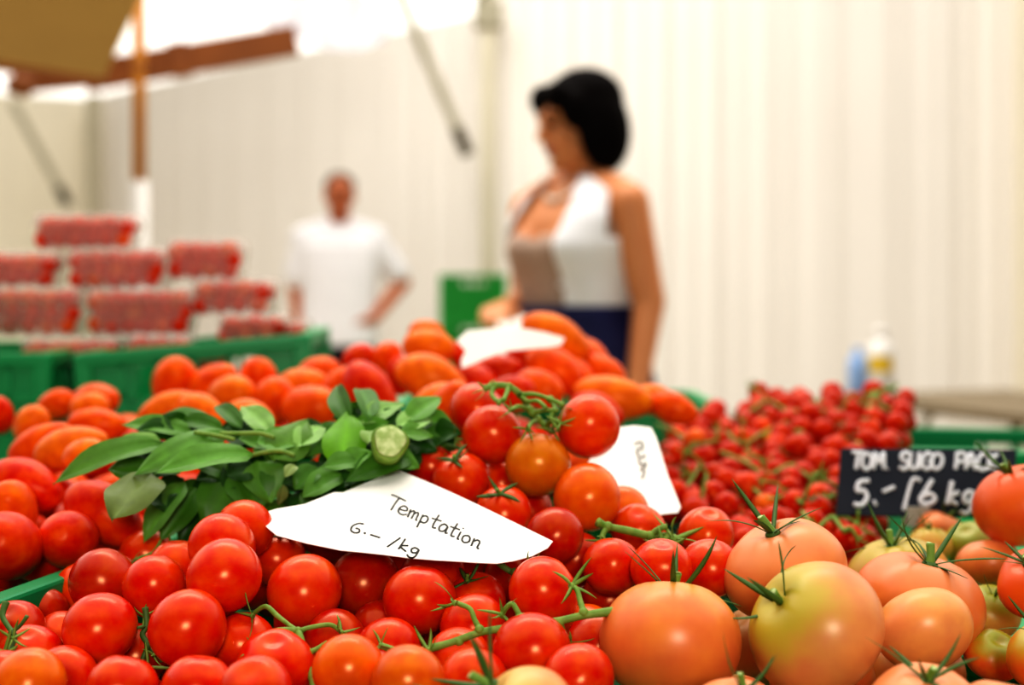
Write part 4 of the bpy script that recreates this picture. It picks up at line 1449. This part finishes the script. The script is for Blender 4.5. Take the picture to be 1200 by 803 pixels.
def sect(tab, z):
    zs = [r[0] for r in tab]
    return [lerp(z, zs, [r[i] for r in tab]) for i in (1, 2, 3)]


def garment(name, tab, z0, z1, off, m, parent, mask=None, nz=24, n=64, th=.006, bust=0.0):
    """cloth shell around the body sections; MASK(theta, z) says where there is cloth"""
    vs, idx, fs = [], {}, []

    def pt(k, i):
        if (k % n, i) not in idx:
            z = z0 + (z1 - z0) * i / nz
            a, b, yc = sect(tab, z)
            t = 2 * PI * k / n
            cx, sy = math.sin(t), -math.cos(t)
            x = (a + off) * math.copysign(abs(cx) ** .87, cx)
            y = (b + off) * math.copysign(abs(sy) ** .87, sy)
            if bust:
                y -= bust * math.exp(-((z - 1.215) / .06) ** 2) * (math.exp(-((x - .075) / .06) ** 2) + math.exp(-((x + .075) / .06) ** 2)) * (1 if sy < 0 else 0)
            y += .004 * math.sin(8 * t + 20 * z)
            idx[(k % n, i)] = len(vs)
            vs.append(Vector((x, yc + y, z)))
        return idx[(k % n, i)]

    for i in range(nz):
        for k in range(n):
            th_ = 2 * PI * (k + .5) / n
            th_ = th_ - 2 * PI if th_ > PI else th_
            z = z0 + (z1 - z0) * (i + .5) / nz
            if mask is None or mask(th_, z):
                fs.append((pt(k, i), pt(k + 1, i), pt(k + 1, i + 1), pt(k, i + 1)))
    o = MB().add(vs, fs).build(name, m, parent)
    so = o.modifiers.new('t', 'SOLIDIFY')
    so.thickness = th
    so.offset = 1
    return o


def hand(mb, wrist, fwd, palm_n, side, s=1.0, curl=.9):
    """palm, four unequal fingers and a thumb, as tapered bent chains (remeshed with the body)"""
    f, n_, sd = Vector(fwd).normalized(), Vector(palm_n).normalized(), Vector(side).normalized()
    w = Vector(wrist)
    mb.capsule(w, w + f * .05 * s, .024 * s, .026 * s)
    for k in (-1, 0, 1):
        mb.capsule(w + f * .02 * s + sd * k * .020 * s, w + f * .085 * s + sd * k * .026 * s, .014 * s, .013 * s)
    for k, L in enumerate((.068, .076, .070, .056)):
        u = (k - 1.5) * .0205
        p = w + f * .085 * s + sd * u * s
        a = curl * .35
        r = .0085 * s
        for seg in (.45, .32, .23):
            d = f * math.cos(a) + n_ * math.sin(a)
            q = p + d * L * seg * s
            mb.capsule(p, q, r, r * .9, 10)
            p, r = q, r * .9
            a += curl * .55
    p = w + f * .025 * s - sd * .028 * s
    q = p + (f * .6 - sd * .6 + n_ * .35).normalized() * .035 * s
    mb.capsule(p, q, .012 * s, .010 * s, 10)
    mb.capsule(q, q + (f * .9 - sd * .1 + n_ * .4).normalized() * .03 * s, .010 * s, .008 * s, 10)


def head_parts(mb, M, jaw=.058):
    mb.ell((0, .012, .022), (.076, .096, .089), M)
    mb.ell((0, -.022, -.042), (jaw, .066, .074), M)
    mb.ell((0, -.066, -.094), (.024, .022, .020), M)
    mb.capsule((0, -.088, .012), (0, -.106, -.024), .009, .013, 10, M)
    mb.ell((0, -.085, .026), (.045, .014, .012), M)          # brow
    for s in (-1, 1):
        mb.ell((s * .076, .012, -.012), (.010, .020, .032), M)
        mb.ell((s * .036, -.064, -.030), (.022, .022, .022), M)


def face(parent, M):
    for s in (-1, 1):
        mb = MB()
        mb.ell((s * .031, -.081, .004), (.013, .009, .007), M, 12, 8)
        mb.build('eye', M_eye, parent)
        mb = MB()
        mb.tube([M @ Vector((s * .014, -.094, .024)), M @ Vector((s * .032, -.092, .030)), M @ Vector((s * .05, -.080, .024))], .0035, 6)
        mb.build('eyebrow', M_hair, parent)
    mb = MB()
    mb.ell((0, -.086, -.060), (.022, .010, .008), M, 14, 8)
    mb.build('mouth', M_lip, parent)


# --- the woman
WX, WY, WR = .165, 3.62, -math.radians(48)
WT = [(.05, .10, .09, .01), (.50, .13, .11, .01), (.86, .185, .135, .01), (.95, .172, .125, .005), (1.05, .142, .112, 0), (1.15, .150, .118, -.005), (1.215, .162, .125, -.012), (1.29, .165, .108, -.004), (1.35, .145, .078, .006), (1.385, .085, .060, .014), (1.40, .060, .055, .016)]
HM = Matrix.Translation((.012, -.012, 1.535)) @ Matrix.Rotation(-math.radians(20), 4, 'Z') @ Matrix.Rotation(math.radians(9), 4, 'X')
mb = MB()
mb.loft([ring_pts(*[sect(WT, z)[i] for i in (0, 1, 2)], z) for z in [.80, .86, .95, 1.05, 1.15, 1.215, 1.29, 1.33, 1.36, 1.385, 1.40]])
for s in (-1, 1):
    mb.ell((s * .07, -.085, 1.215), (.068, .060, .066))
    mb.capsule((s * .085, 0, .82), (s * .085, -.005, .48), .085, .058)
    mb.capsule((s * .085, -.005, .48), (s * .085, .02, .09), .055, .038)
    mb.capsule((s * .085, .03, .045), (s * .09, -.11, .03), .036, .026)
    mb.capsule((s * .05, .01, 1.385), (s * .165, .005, 1.335), .045, .05)
# her left arm hangs, the near one; her right reaches forward
mb.capsule((.178, .0, 1.325), (.215, .035, 1.08), .054, .041)
mb.capsule((.215, .035, 1.08), (.225, -.02, .86), .040, .027)
hand(mb, (.226, -.03, .85), (0, -.15, -1), (-1, 0, 0), (0, -1, 0), 1.0, .5)
mb.capsule((-.178, .0, 1.325), (-.210, .02, 1.09), .052, .041)
mb.capsule((-.210, .02, 1.09), (-.085, -.165, 1.062), .040, .027)
hand(mb, (-.078, -.178, 1.06), (.55, -.8, .0), (.2, .1, -1), (-.8, -.55, 0), 1.0, 1.0)
mb.capsule((0, .02, 1.36), HM @ Vector((0, .03, -.06)), .054, .050)
head_parts(mb, HM)
wom = mb.remesh('person', M_skin, None, .0055, 5)
wom.location = (WX, WY, 0)
wom.rotation_euler = (0, 0, WR)
tag(wom, 'woman with black bob, white open vest and navy apron, looking aside behind the stall', 'person')
face(wom, HM)
# hair: a chin-length bob
mb = MB()
mb.ell((0, .030, .050), (.094, .104, .088), HM)
mb.ell((0, .068, -.02), (.092, .068, .115), HM)
for s in (-1, 1):
    mb.ell((s * .078, .030, -.03), (.028, .066, .100), HM)
    mb.ell((s * .074, -.030, .030), (.022, .045, .050), HM)
mb.ell((-.064, -.052, -.01), (.018, .024, .07), HM)
mb.ell((.045, -.066, .074), (.045, .030, .034), HM)
mb.ell((-.038, -.066, .070), (.045, .032, .040), HM)
mb.remesh('hair', M_hair, wom, .006, 4)
VN = lambda z: lerp(z, [1.02, 1.06, 1.12, 1.2, 1.3, 1.36, 1.40], [.75, .50, .42, .46, .44, .42, .6])
garment('top', WT, 1.04, 1.275, .006, M_taupe, wom, lambda t, z: z < 1.275 - .035 * math.exp(-(t / .6) ** 2), 24, 64, .004, .030)
garment('vest', WT, 1.035, 1.397, .016, M_white, wom, lambda t, z: (t > VN(z) or t < -lerp(z, [1.05, 1.2, 1.28, 1.34, 1.4], [1.45, 1.3, .75, .55, .6])) and not (z > 1.24 and abs(abs(t) - 1.57) < .42 and z < 1.345), 30, 96, .006, .030)
garment('apron', WT, .36, 1.072, .020, M_navy, wom, None, 24, 64, .006)
mb = MB()
for k in range(26):
    a = PI * (.08 + .84 * k / 25)
    mb.ell((.062 * math.cos(a), .0 - .085 * math.sin(a), 1.392 - .055 * math.sin(a)), (.008,) * 3, None, 8, 6)
mb.build('necklace', M_neck, wom)
mb = MB()
for s in (-1, 1):
    mb.loft([ring_pts(.045, .12, -.03, z, 24) for z in (.0, .03)])
for s in (-1, 1):
    mbx = MB()
    mbx.ell((s * .088, -.04, .035), (.046, .125, .036))
    mbx.build('shoe', M_shoe, wom)
# the paper in her hand
hp = Matrix.Translation((WX, WY, 0)) @ Matrix.Rotation(WR, 4, 'Z') @ Vector((-.01, -.27, .985))
mb = MB()
vs = []
for i in range(7):
    for j in range(7):
        u, v = i / 6 - .5, j / 6 - .5
        vs.append(Vector((hp.x + .05 + u * .085, hp.y - .05 + v * .04, hp.z + v * .11 + .008 * math.sin(5 * u))))
fs = [(i * 7 + j, (i + 1) * 7 + j, (i + 1) * 7 + j + 1, i * 7 + j + 1) for i in range(6) for j in range(6)]
o = mb.add(vs, fs).build('paper_note', M_paper)
so_ = o.modifiers.new('t', 'SOLIDIFY')
so_.thickness = .001
tag(o, 'small white paper in the woman\'s forward hand', 'paper')

# --- the man
MX, MY, MR = -.94, 7.75, math.radians(8)
MM = Matrix.Translation((0, -.04, 1.665)) @ Matrix.Rotation(math.radians(6), 4, 'X')
MT = [(.05, .1, .1, 0), (.84, .175, .125, 0), (.95, .185, .140, -.01), (1.1, .180, .138, -.01), (1.25, .195, .135, -.005), (1.38, .205, .122, 0), (1.46, .17, .09, .005), (1.50, .075, .06, .01), (1.53, .06, .058, .01)]
mb = MB()
mb.loft([ring_pts(*sect(MT, z), z) for z in (.80, .86, .95, 1.1, 1.25, 1.38, 1.44, 1.47, 1.50, 1.53)])
for s in (-1, 1):
    mb.capsule((s * .09, 0, .84), (s * .10, 0, .48), .09, .062)
    mb.capsule((s * .10, 0, .48), (s * .10, .02, .09), .06, .042)
    mb.capsule((s * .10, .03, .05), (s * .11, -.13, .035), .04, .03)
    mb.capsule((s * .06, .01, 1.49), (s * .195, .005, 1.43), .05, .058)
AS, AE, AW = Vector((.205, 0, 1.42)), Vector((.345, .05, 1.19)), Vector((.185, -.12, 1.00))
mb.capsule(AS, AE, .056, .046)
mb.capsule(AE, AW, .044, .031)
hand(mb, AW, (-.85, -.2, -.35), (0, .6, -.6), (0, -.7, .5), 1.0, .7)
BS, BE, BW = Vector((-.205, 0, 1.42)), Vector((-.235, .03, 1.16)), Vector((-.215, -.03, .93))
mb.capsule(BS, BE, .056, .044)
mb.capsule(BE, BW, .042, .030)
hand(mb, BW, (0, -.1, -1), (1, 0, 0), (0, -1, 0), 1.0, .5)
mb.capsule((0, .015, 1.49), MM @ Vector((0, .03, -.06)), .058, .056)
head_parts(mb, MM, .062)
man = mb.remesh('person', M_skin2, None, .006, 5)
man.location = (MX, MY, 0)
man.rotation_euler = (0, 0, MR)
tag(man, 'man in loose white short-sleeved shirt, hand on hip, standing by the tent wall', 'person')
face(man, MM)
mb = MB()
mb.ell((0, .030, .045), (.084, .094, .078), MM)
mb.ell((0, .060, .0), (.080, .058, .075), MM)
mb.remesh('hair', M_hair2, man, .006, 3)
mb = MB()
mb.loft([ring_pts(a, b, c, z) for z, a, b, c in ((.85, .215, .165, -.01), (.95, .212, .165, -.01), (1.1, .205, .160, -.01), (1.25, .214, .155, -.005), (1.38, .222, .14, 0), (1.45, .185, .105, .005), (1.49, .10, .078, .008), (1.515, .075, .072, .01))])
for a, b in ((AS, AE), (BS, BE)):
    e = a + (b - a) * .84
    sg_ = 1 if a.x > 0 else -1
    mb.capsule((sg_ * .05, .012, 1.492), (sg_ * .20, .006, 1.432), .060, .068)
    mb.capsule(a + Vector((-.02 * sg_, 0, .0)), a + (b - a) * .75, .072, .074)
sh = mb.remesh('shirt', M_white, man, .008, 3)
mb = MB()
for s in (-1, 1):
    mb.tube([Vector((s * .02, -.075, 1.43)), Vector((s * .05, -.055, 1.49)), Vector((s * .07, .0, 1.525)), Vector((s * .03, .065, 1.53)), Vector((0, .07, 1.53))], .016, 8, True, 4)
mb.build('collar', M_white, man)
mb = MB()
mb.loft([ring_pts(.190, .140, 0, .92), ring_pts(.192, .145, 0, .80)][::-1])
for s in (-1, 1):
    mb.capsule((s * .095, 0, .84), (s * .105, 0, .48), .10, .080)
    mb.capsule((s * .105, 0, .48), (s * .105, .015, .10), .080, .065)
mb.remesh('trousers', M_trous, man, .008, 3)
for s in (-1, 1):
    mb = MB()
    mb.ell((s * .108, -.05, .036), (.052, .14, .037))
    mb.build('shoe', M_shoe, man)


# ------------------------------------------------------------------ tent: walls, floor, posts, braces, canopies
def wall(name, a, b, z0, z1, m, ripple=.02, period=.11, nz=10, z1b=None):
    a, b = Vector((a[0], a[1], 0)), Vector((b[0], b[1], 0))
    d = b - a
    L = d.length
    d.normalize()
    nrm = Vector((d.y, -d.x, 0))
    n = int(L / period * 8)
    vs, fs = [], []
    for i in range(n + 1):
        u = L * i / n
        w = ripple * ((.55 + .45 * math.sin(u * 1.7 + 1)) * math.sin(2 * PI * u / period + 1.6 * math.sin(u * 2.3)) + .5 * math.sin(2 * PI * u / period * .43 + 2 * math.sin(u * 1.1)))
        zt = z1 if z1b is None else z1 + (z1b - z1) * i / n
        for k in range(nz + 1):
            t = k / nz
            vs.append(a + d * u + nrm * w * (1 - .35 * t) + Vector((0, 0, z0 + (zt - z0) * t)))
    for i in range(n):
        for k in range(nz):
            fs.append((i * (nz + 1) + k, (i + 1) * (nz + 1) + k, (i + 1) * (nz + 1) + k + 1, i * (nz + 1) + k + 1))
    o = MB().add(vs, fs).build(name, m)
    return tag(o, kind='structure')


wall('wall_back', (-.10, 8.32), (5.2, 8.6), 0, 4.2, M_fabric, .021, .14)
wall('wall_left', (-3.50, 11.80), (-.16, 8.32), 0, 2.78, M_fabric, .012, .16)
wall('wall_side', (-8.5, 9.6), (-3.50, 11.85), 0, 2.78, M_fabric2, .010, .2)
mb = MB()
mb.box((0, 5, -.05), (30, 30, .1))
tag(mb.build('floor', M_floor), kind='structure')
mb = MB()
mb.box((0, 0, 1.45), (.085, .085, 2.9))
tp = empty('tent_post', 'pale square tent post at the corner behind the woman', 'tent post', (-.135, 8.12, 0))
mb.build('post', M_metal, tp)
mb = MB()
mb.box((0, 0, 2.72), (.16, .16, .14))
mb.beam((-.05, 0, 2.78), (.02, -.2, 3.0), .05, .05)
mb.build('bracket', M_dmetal, tp)
mb = MB()
mb.box((.0, 0, .02), (.2, .2, .04))
mb.build('foot_plate', M_dmetal, tp)
tp2 = empty('tent_post', 'pale tent post in the far corner behind the clear packs', 'tent post', (-3.38, 11.5, 0))
mb = MB()
mb.box((0, 0, 1.38), (.10, .10, 2.76))
mb.build('post', M_metal, tp2)
tp3 = empty('tent_post', 'tent post at the picture edge behind the bottles', 'tent post', (3.02, 8.32, 0))
mb = MB()
mb.box((0, 0, 2.0), (.12, .12, 4.0))
mb.build('post', M_fabric2, tp3)


def brace(label, top, bot, r):
    t = empty('tent_brace', label, 'brace', bot)
    o_ = Vector(bot)
    mb = MB()
    mb.beam(Vector(top) - o_, Vector((0, 0, 0)), r * 1.3, r * 1.6)
    mb.build('bar', M_dmetal, t)
    d = (Vector(top) - o_).normalized()
    mb = MB()
    mb.beam(d * .14, d * -.02, r * 1.7, r * 2.0)
    tag(mb.build('end_fitting', M_foot, t), 'dark end fitting')
    return t


brace('grey diagonal brace meeting the tent post above the crate stack', P(466, -12, 7.7), P(547, 178, 7.85), .028)
brace('grey diagonal brace in the far tent corner over the packs', P(14, 118, 10.4), P(79, 238, 10.6), .032)

# wooden stall frame with a beige canopy
wp = empty('wooden_post', 'slim orange wooden post with pale sleeve behind the packs', 'post', P(163, 355, 4.7) * 1.0)
wp.location.z = 0
wo = Vector(wp.location)
mb = MB()
mb.tube([(0, 0, P(0, 215, 4.7).z), (0, 0, 1.8), (0, 0, 2.35)], .021, 14, True, 1)
mb.build('pole', M_wood2, wp)
mb = MB()
mb.tube([(0, 0, 0), (0, 0, .6), (0, 0, P(0, 212, 4.7).z)], .032, 16, True, 1)
tag(mb.build('sleeve', M_film, wp), 'pale sleeve round the lower pole')
mb = MB()
a, b = P(348, 47, 5.25), P(100, 90, 5.15)
mb.beam(a - wo, b - wo, .05, .104)
mb.beam(P(222, 68, 5.19) - wo, P(200, 72, 5.18) - wo, .07, .118)
mb.beam(P(163, 79, 5.17) - wo, P(163, 79, 4.68) - wo, .03, .03)
mb.build('cross_beam', M_wood, wp)
mb = MB()
mb.beam(P(120, 91, 5.2) - wo, P(10, 101, 5.2) - wo, .05, .05)
mb.ell(P(26, 99, 5.15) - wo, (.05, .05, .045), None, 14, 10)
mb.build('beam_end', M_wood, wp)


def sheet(name, pts, m, nx=12, wav=.0):
    """a cloth patch over four corners, sagging"""
    a, b, c, d = [Vector(p) for p in pts]
    vs, fs = [], []
    for i in range(nx + 1):
        for j in range(nx + 1):
            u, v = i / nx, j / nx
            p = (a * (1 - u) + b * u) * (1 - v) + (d * (1 - u) + c * u) * v
            p.z -= wav * math.sin(PI * u) * math.sin(PI * v)
            vs.append(p)
    for i in range(nx):
        for j in range(nx):
            q = i * (nx + 1) + j
            fs.append((q, q + nx + 1, q + nx + 2, q + 1))
    return MB().add(vs, fs).build(name, m)


cn = empty('canopy', 'beige canvas canopy over the packs, seen from below', 'canopy', P(60, 60, 4.9))
co = Vector(cn.location)
o = sheet('cloth', [p - co for p in (P(-160, 48, 4.9), P(122, 92, 4.9), P(172, -18, 4.2), P(-160, -160, 3.6))], M_beige, 14, .02)
o.parent = cn
mb = MB()
mb.beam(P(-160, 52, 4.95) - co, P(124, 96, 4.95) - co, .03, .04)
mb.build('edge_rail', M_wood, cn)

# white scalloped awning beyond
aw = empty('awning', 'white cloth awning hanging in soft scallops against the bright sky', 'awning', P(350, 20, 6.4))
ao = Vector(aw.location)
top = [(225, -40), (250, -45), (290, -45), (320, -45), (352, -40), (385, -30), (420, -10), (445, 8), (460, 26)]
bot = [(240, 2), (255, 15), (298, 14), (312, 33), (350, 46), (384, 58), (418, 60), (450, 50), (458, 34)]
vs, fs = [], []
for i in range(len(top) * 4 - 3):
    k, f = divmod(i, 4)
    f /= 4
    k2 = min(k + 1, len(top) - 1)
    t_ = (top[k][0] * (1 - f) + top[k2][0] * f, top[k][1] * (1 - f) + top[k2][1] * f)
    b_ = (bot[k][0] * (1 - f) + bot[k2][0] * f, bot[k][1] * (1 - f) + bot[k2][1] * f)
    for j in range(7):
        v = j / 6
        vs.append(P(t_[0] * (1 - v) + b_[0] * v, t_[1] * (1 - v) + b_[1] * v, 6.6 - .35 * v + .05 * math.sin(i * .8)) - ao)
m_ = len(top) * 4 - 3
for i in range(m_ - 1):
    for j in range(6):
        fs.append((i * 7 + j, (i + 1) * 7 + j, (i + 1) * 7 + j + 1, i * 7 + j + 1))
MB().add(vs, fs).build('cloth', M_canvas, aw)
mb = MB()
mb.beam(P(225, -40, 6.6) - ao, P(460, 22, 6.6) - ao, .03, .03)
mb.build('rail', M_dmetal, aw)

# ------------------------------------------------------------------ folding table with bottles at the back
tt = empty('folding_table', 'folding table with dark edge standing by the pale tent wall', 'table', (1.75, 4.45, 0))
to = Vector(tt.location)
A, B = Vector((1.10, 4.98, .762)), Vector((1.46, 3.95, .762))
dd = (B - A).normalized()
nn = Vector((-dd.y, dd.x, 0))
mb = MB()
cs = [A - to, B - to, B + nn * .75 - to, A + nn * .75 - to]
mb.add(cs + [c - Vector((0, 0, .028)) for c in cs], [(0, 1, 2, 3), (7, 6, 5, 4), (0, 4, 5, 1), (1, 5, 6, 2), (2, 6, 7, 3), (3, 7, 4, 0)], False)
mb.build('tabletop', M_tedge, tt)
for k in (.28, .85):
    for q in (.06, .69):
        p = A + dd * k * (B - A).length + nn * q - to
        mb = MB()
        mb.tube([Vector((p.x, p.y, .735)), Vector((p.x, p.y, 0))], .018, 10, True, 1)
        mb.build('leg', M_dmetal, tt)
    p = A + dd * (k * (B - A).length + .0) - to + nn * .06
    mb = MB()
    mb.tube([Vector((p.x, p.y, .45)), Vector((p.x + dd.x * .22, p.y + dd.y * .22, .735))], .013, 8, True, 1)
    mb.build('strut', M_dmetal, tt)


def lathe(mb, prof, c, n=24):
    return mb.loft([[Vector((c[0] + r * math.cos(2 * PI * k / n), c[1] + r * math.sin(2 * PI * k / n), c[2] + z)) for k in range(n)] for r, z in prof])


b1 = empty('bottle', 'light blue bottle standing on the folding table', 'bottle', (1.185, 4.88, .762))
lathe(MB(), [(.030, 0), (.033, .006), (.033, .10), (.030, .125), (.016, .14), (.014, .15)], (0, 0, 0)).build('body', M_blue, b1)
lathe(MB(), [(.0155, .150), (.0155, .165)], (0, 0, 0)).build('cap', M_blue, b1)
b2 = empty('bottle', 'white bottle with yellow label beside the blue one', 'bottle', (1.262, 4.86, .762))
lathe(MB(), [(.040, 0), (.044, .008), (.044, .15), (.038, .175), (.018, .195), (.016, .205)], (0, 0, 0)).build('body', M_wplast, b2)
lathe(MB(), [(.019, .206), (.019, .235)], (0, 0, 0)).build('cap', M_wplast, b2)
mb = MB()
ring0 = [Vector((.0455 * math.cos(a), .0455 * math.sin(a), z)) for z in (.085, .135) for a in [PI * (1.05 + .65 * k / 12) for k in range(13)]]
mb.add(ring0, [(k, k + 1, 14 + k, 13 + k) for k in range(12)])
tag(mb.build('label_sticker', M_yel, b2), 'yellow label')

# ------------------------------------------------------------------ light, sky, camera
w = bpy.data.worlds.new('sky')
bpy.context.scene.world = w
w.use_nodes = True
bg = w.node_tree.nodes['Background']
bg.inputs[0].default_value = (1.0, .955, .88, 1)
wt = w.node_tree
wc = wt.nodes.new('ShaderNodeTexCoord')
wd_ = wt.nodes.new('ShaderNodeVectorMath')
wd_.operation = 'DOT_PRODUCT'
wd_.inputs[1].default_value = (.0, .55, .85)
wm = wt.nodes.new('ShaderNodeMapRange')
wm.interpolation_type = 'SMOOTHSTEP'
wm.inputs['From Min'].default_value = .10
wm.inputs['From Max'].default_value = .75
wm.inputs['To Min'].default_value = .04
wm.inputs['To Max'].default_value = 1.4
wt.links.new(wc.outputs['Generated'], wd_.inputs[0])
wt.links.new(wd_.outputs['Value'], wm.inputs['Value'])
wt.links.new(wm.outputs[0], bg.inputs[1])


def area(name, loc, tgt, size, power, col=(1, 1, 1)):
    l = bpy.data.lights.new(name, 'AREA')
    l.shape = 'RECTANGLE'
    l.size, l.size_y = size
    l.energy = power
    l.color = col
    o = bpy.data.objects.new(name, l)
    C.objects.link(o)
    o.location = loc
    o.rotation_euler = (Vector(tgt) - Vector(loc)).to_track_quat('-Z', 'Y').to_euler()
    return o


area('open_front_light', (.25, -2.6, 2.0), (0, 1.2, .9), (.95, .8), 58, (1, .97, .92))
area('wall_fill_light', (-.5, 4.0, 5.5), (-.4, 7.8, 1.2), (4, 4), 235, (1, .97, .93))  # added fill lamp overhead, only there to brighten the tent walls

cam = bpy.data.cameras.new('camera')
cam.lens = 50
cam.sensor_width = 36
cam.shift_y = (HY - 401.5) / 1200.0
cam.clip_start = .05
cam.dof.use_dof = True
cam.dof.focus_distance = .955
cam.dof.aperture_fstop = 3.5
co_ = bpy.data.objects.new('camera', cam)
C.objects.link(co_)
co_.location = (0, 0, CZ)
co_.rotation_euler = (PI / 2, 0, 0)
sc = bpy.context.scene
sc.camera = co_
sc.view_settings.view_transform = 'Standard'
sc.view_settings.look = 'High Contrast'
sc.view_settings.exposure = 0.03
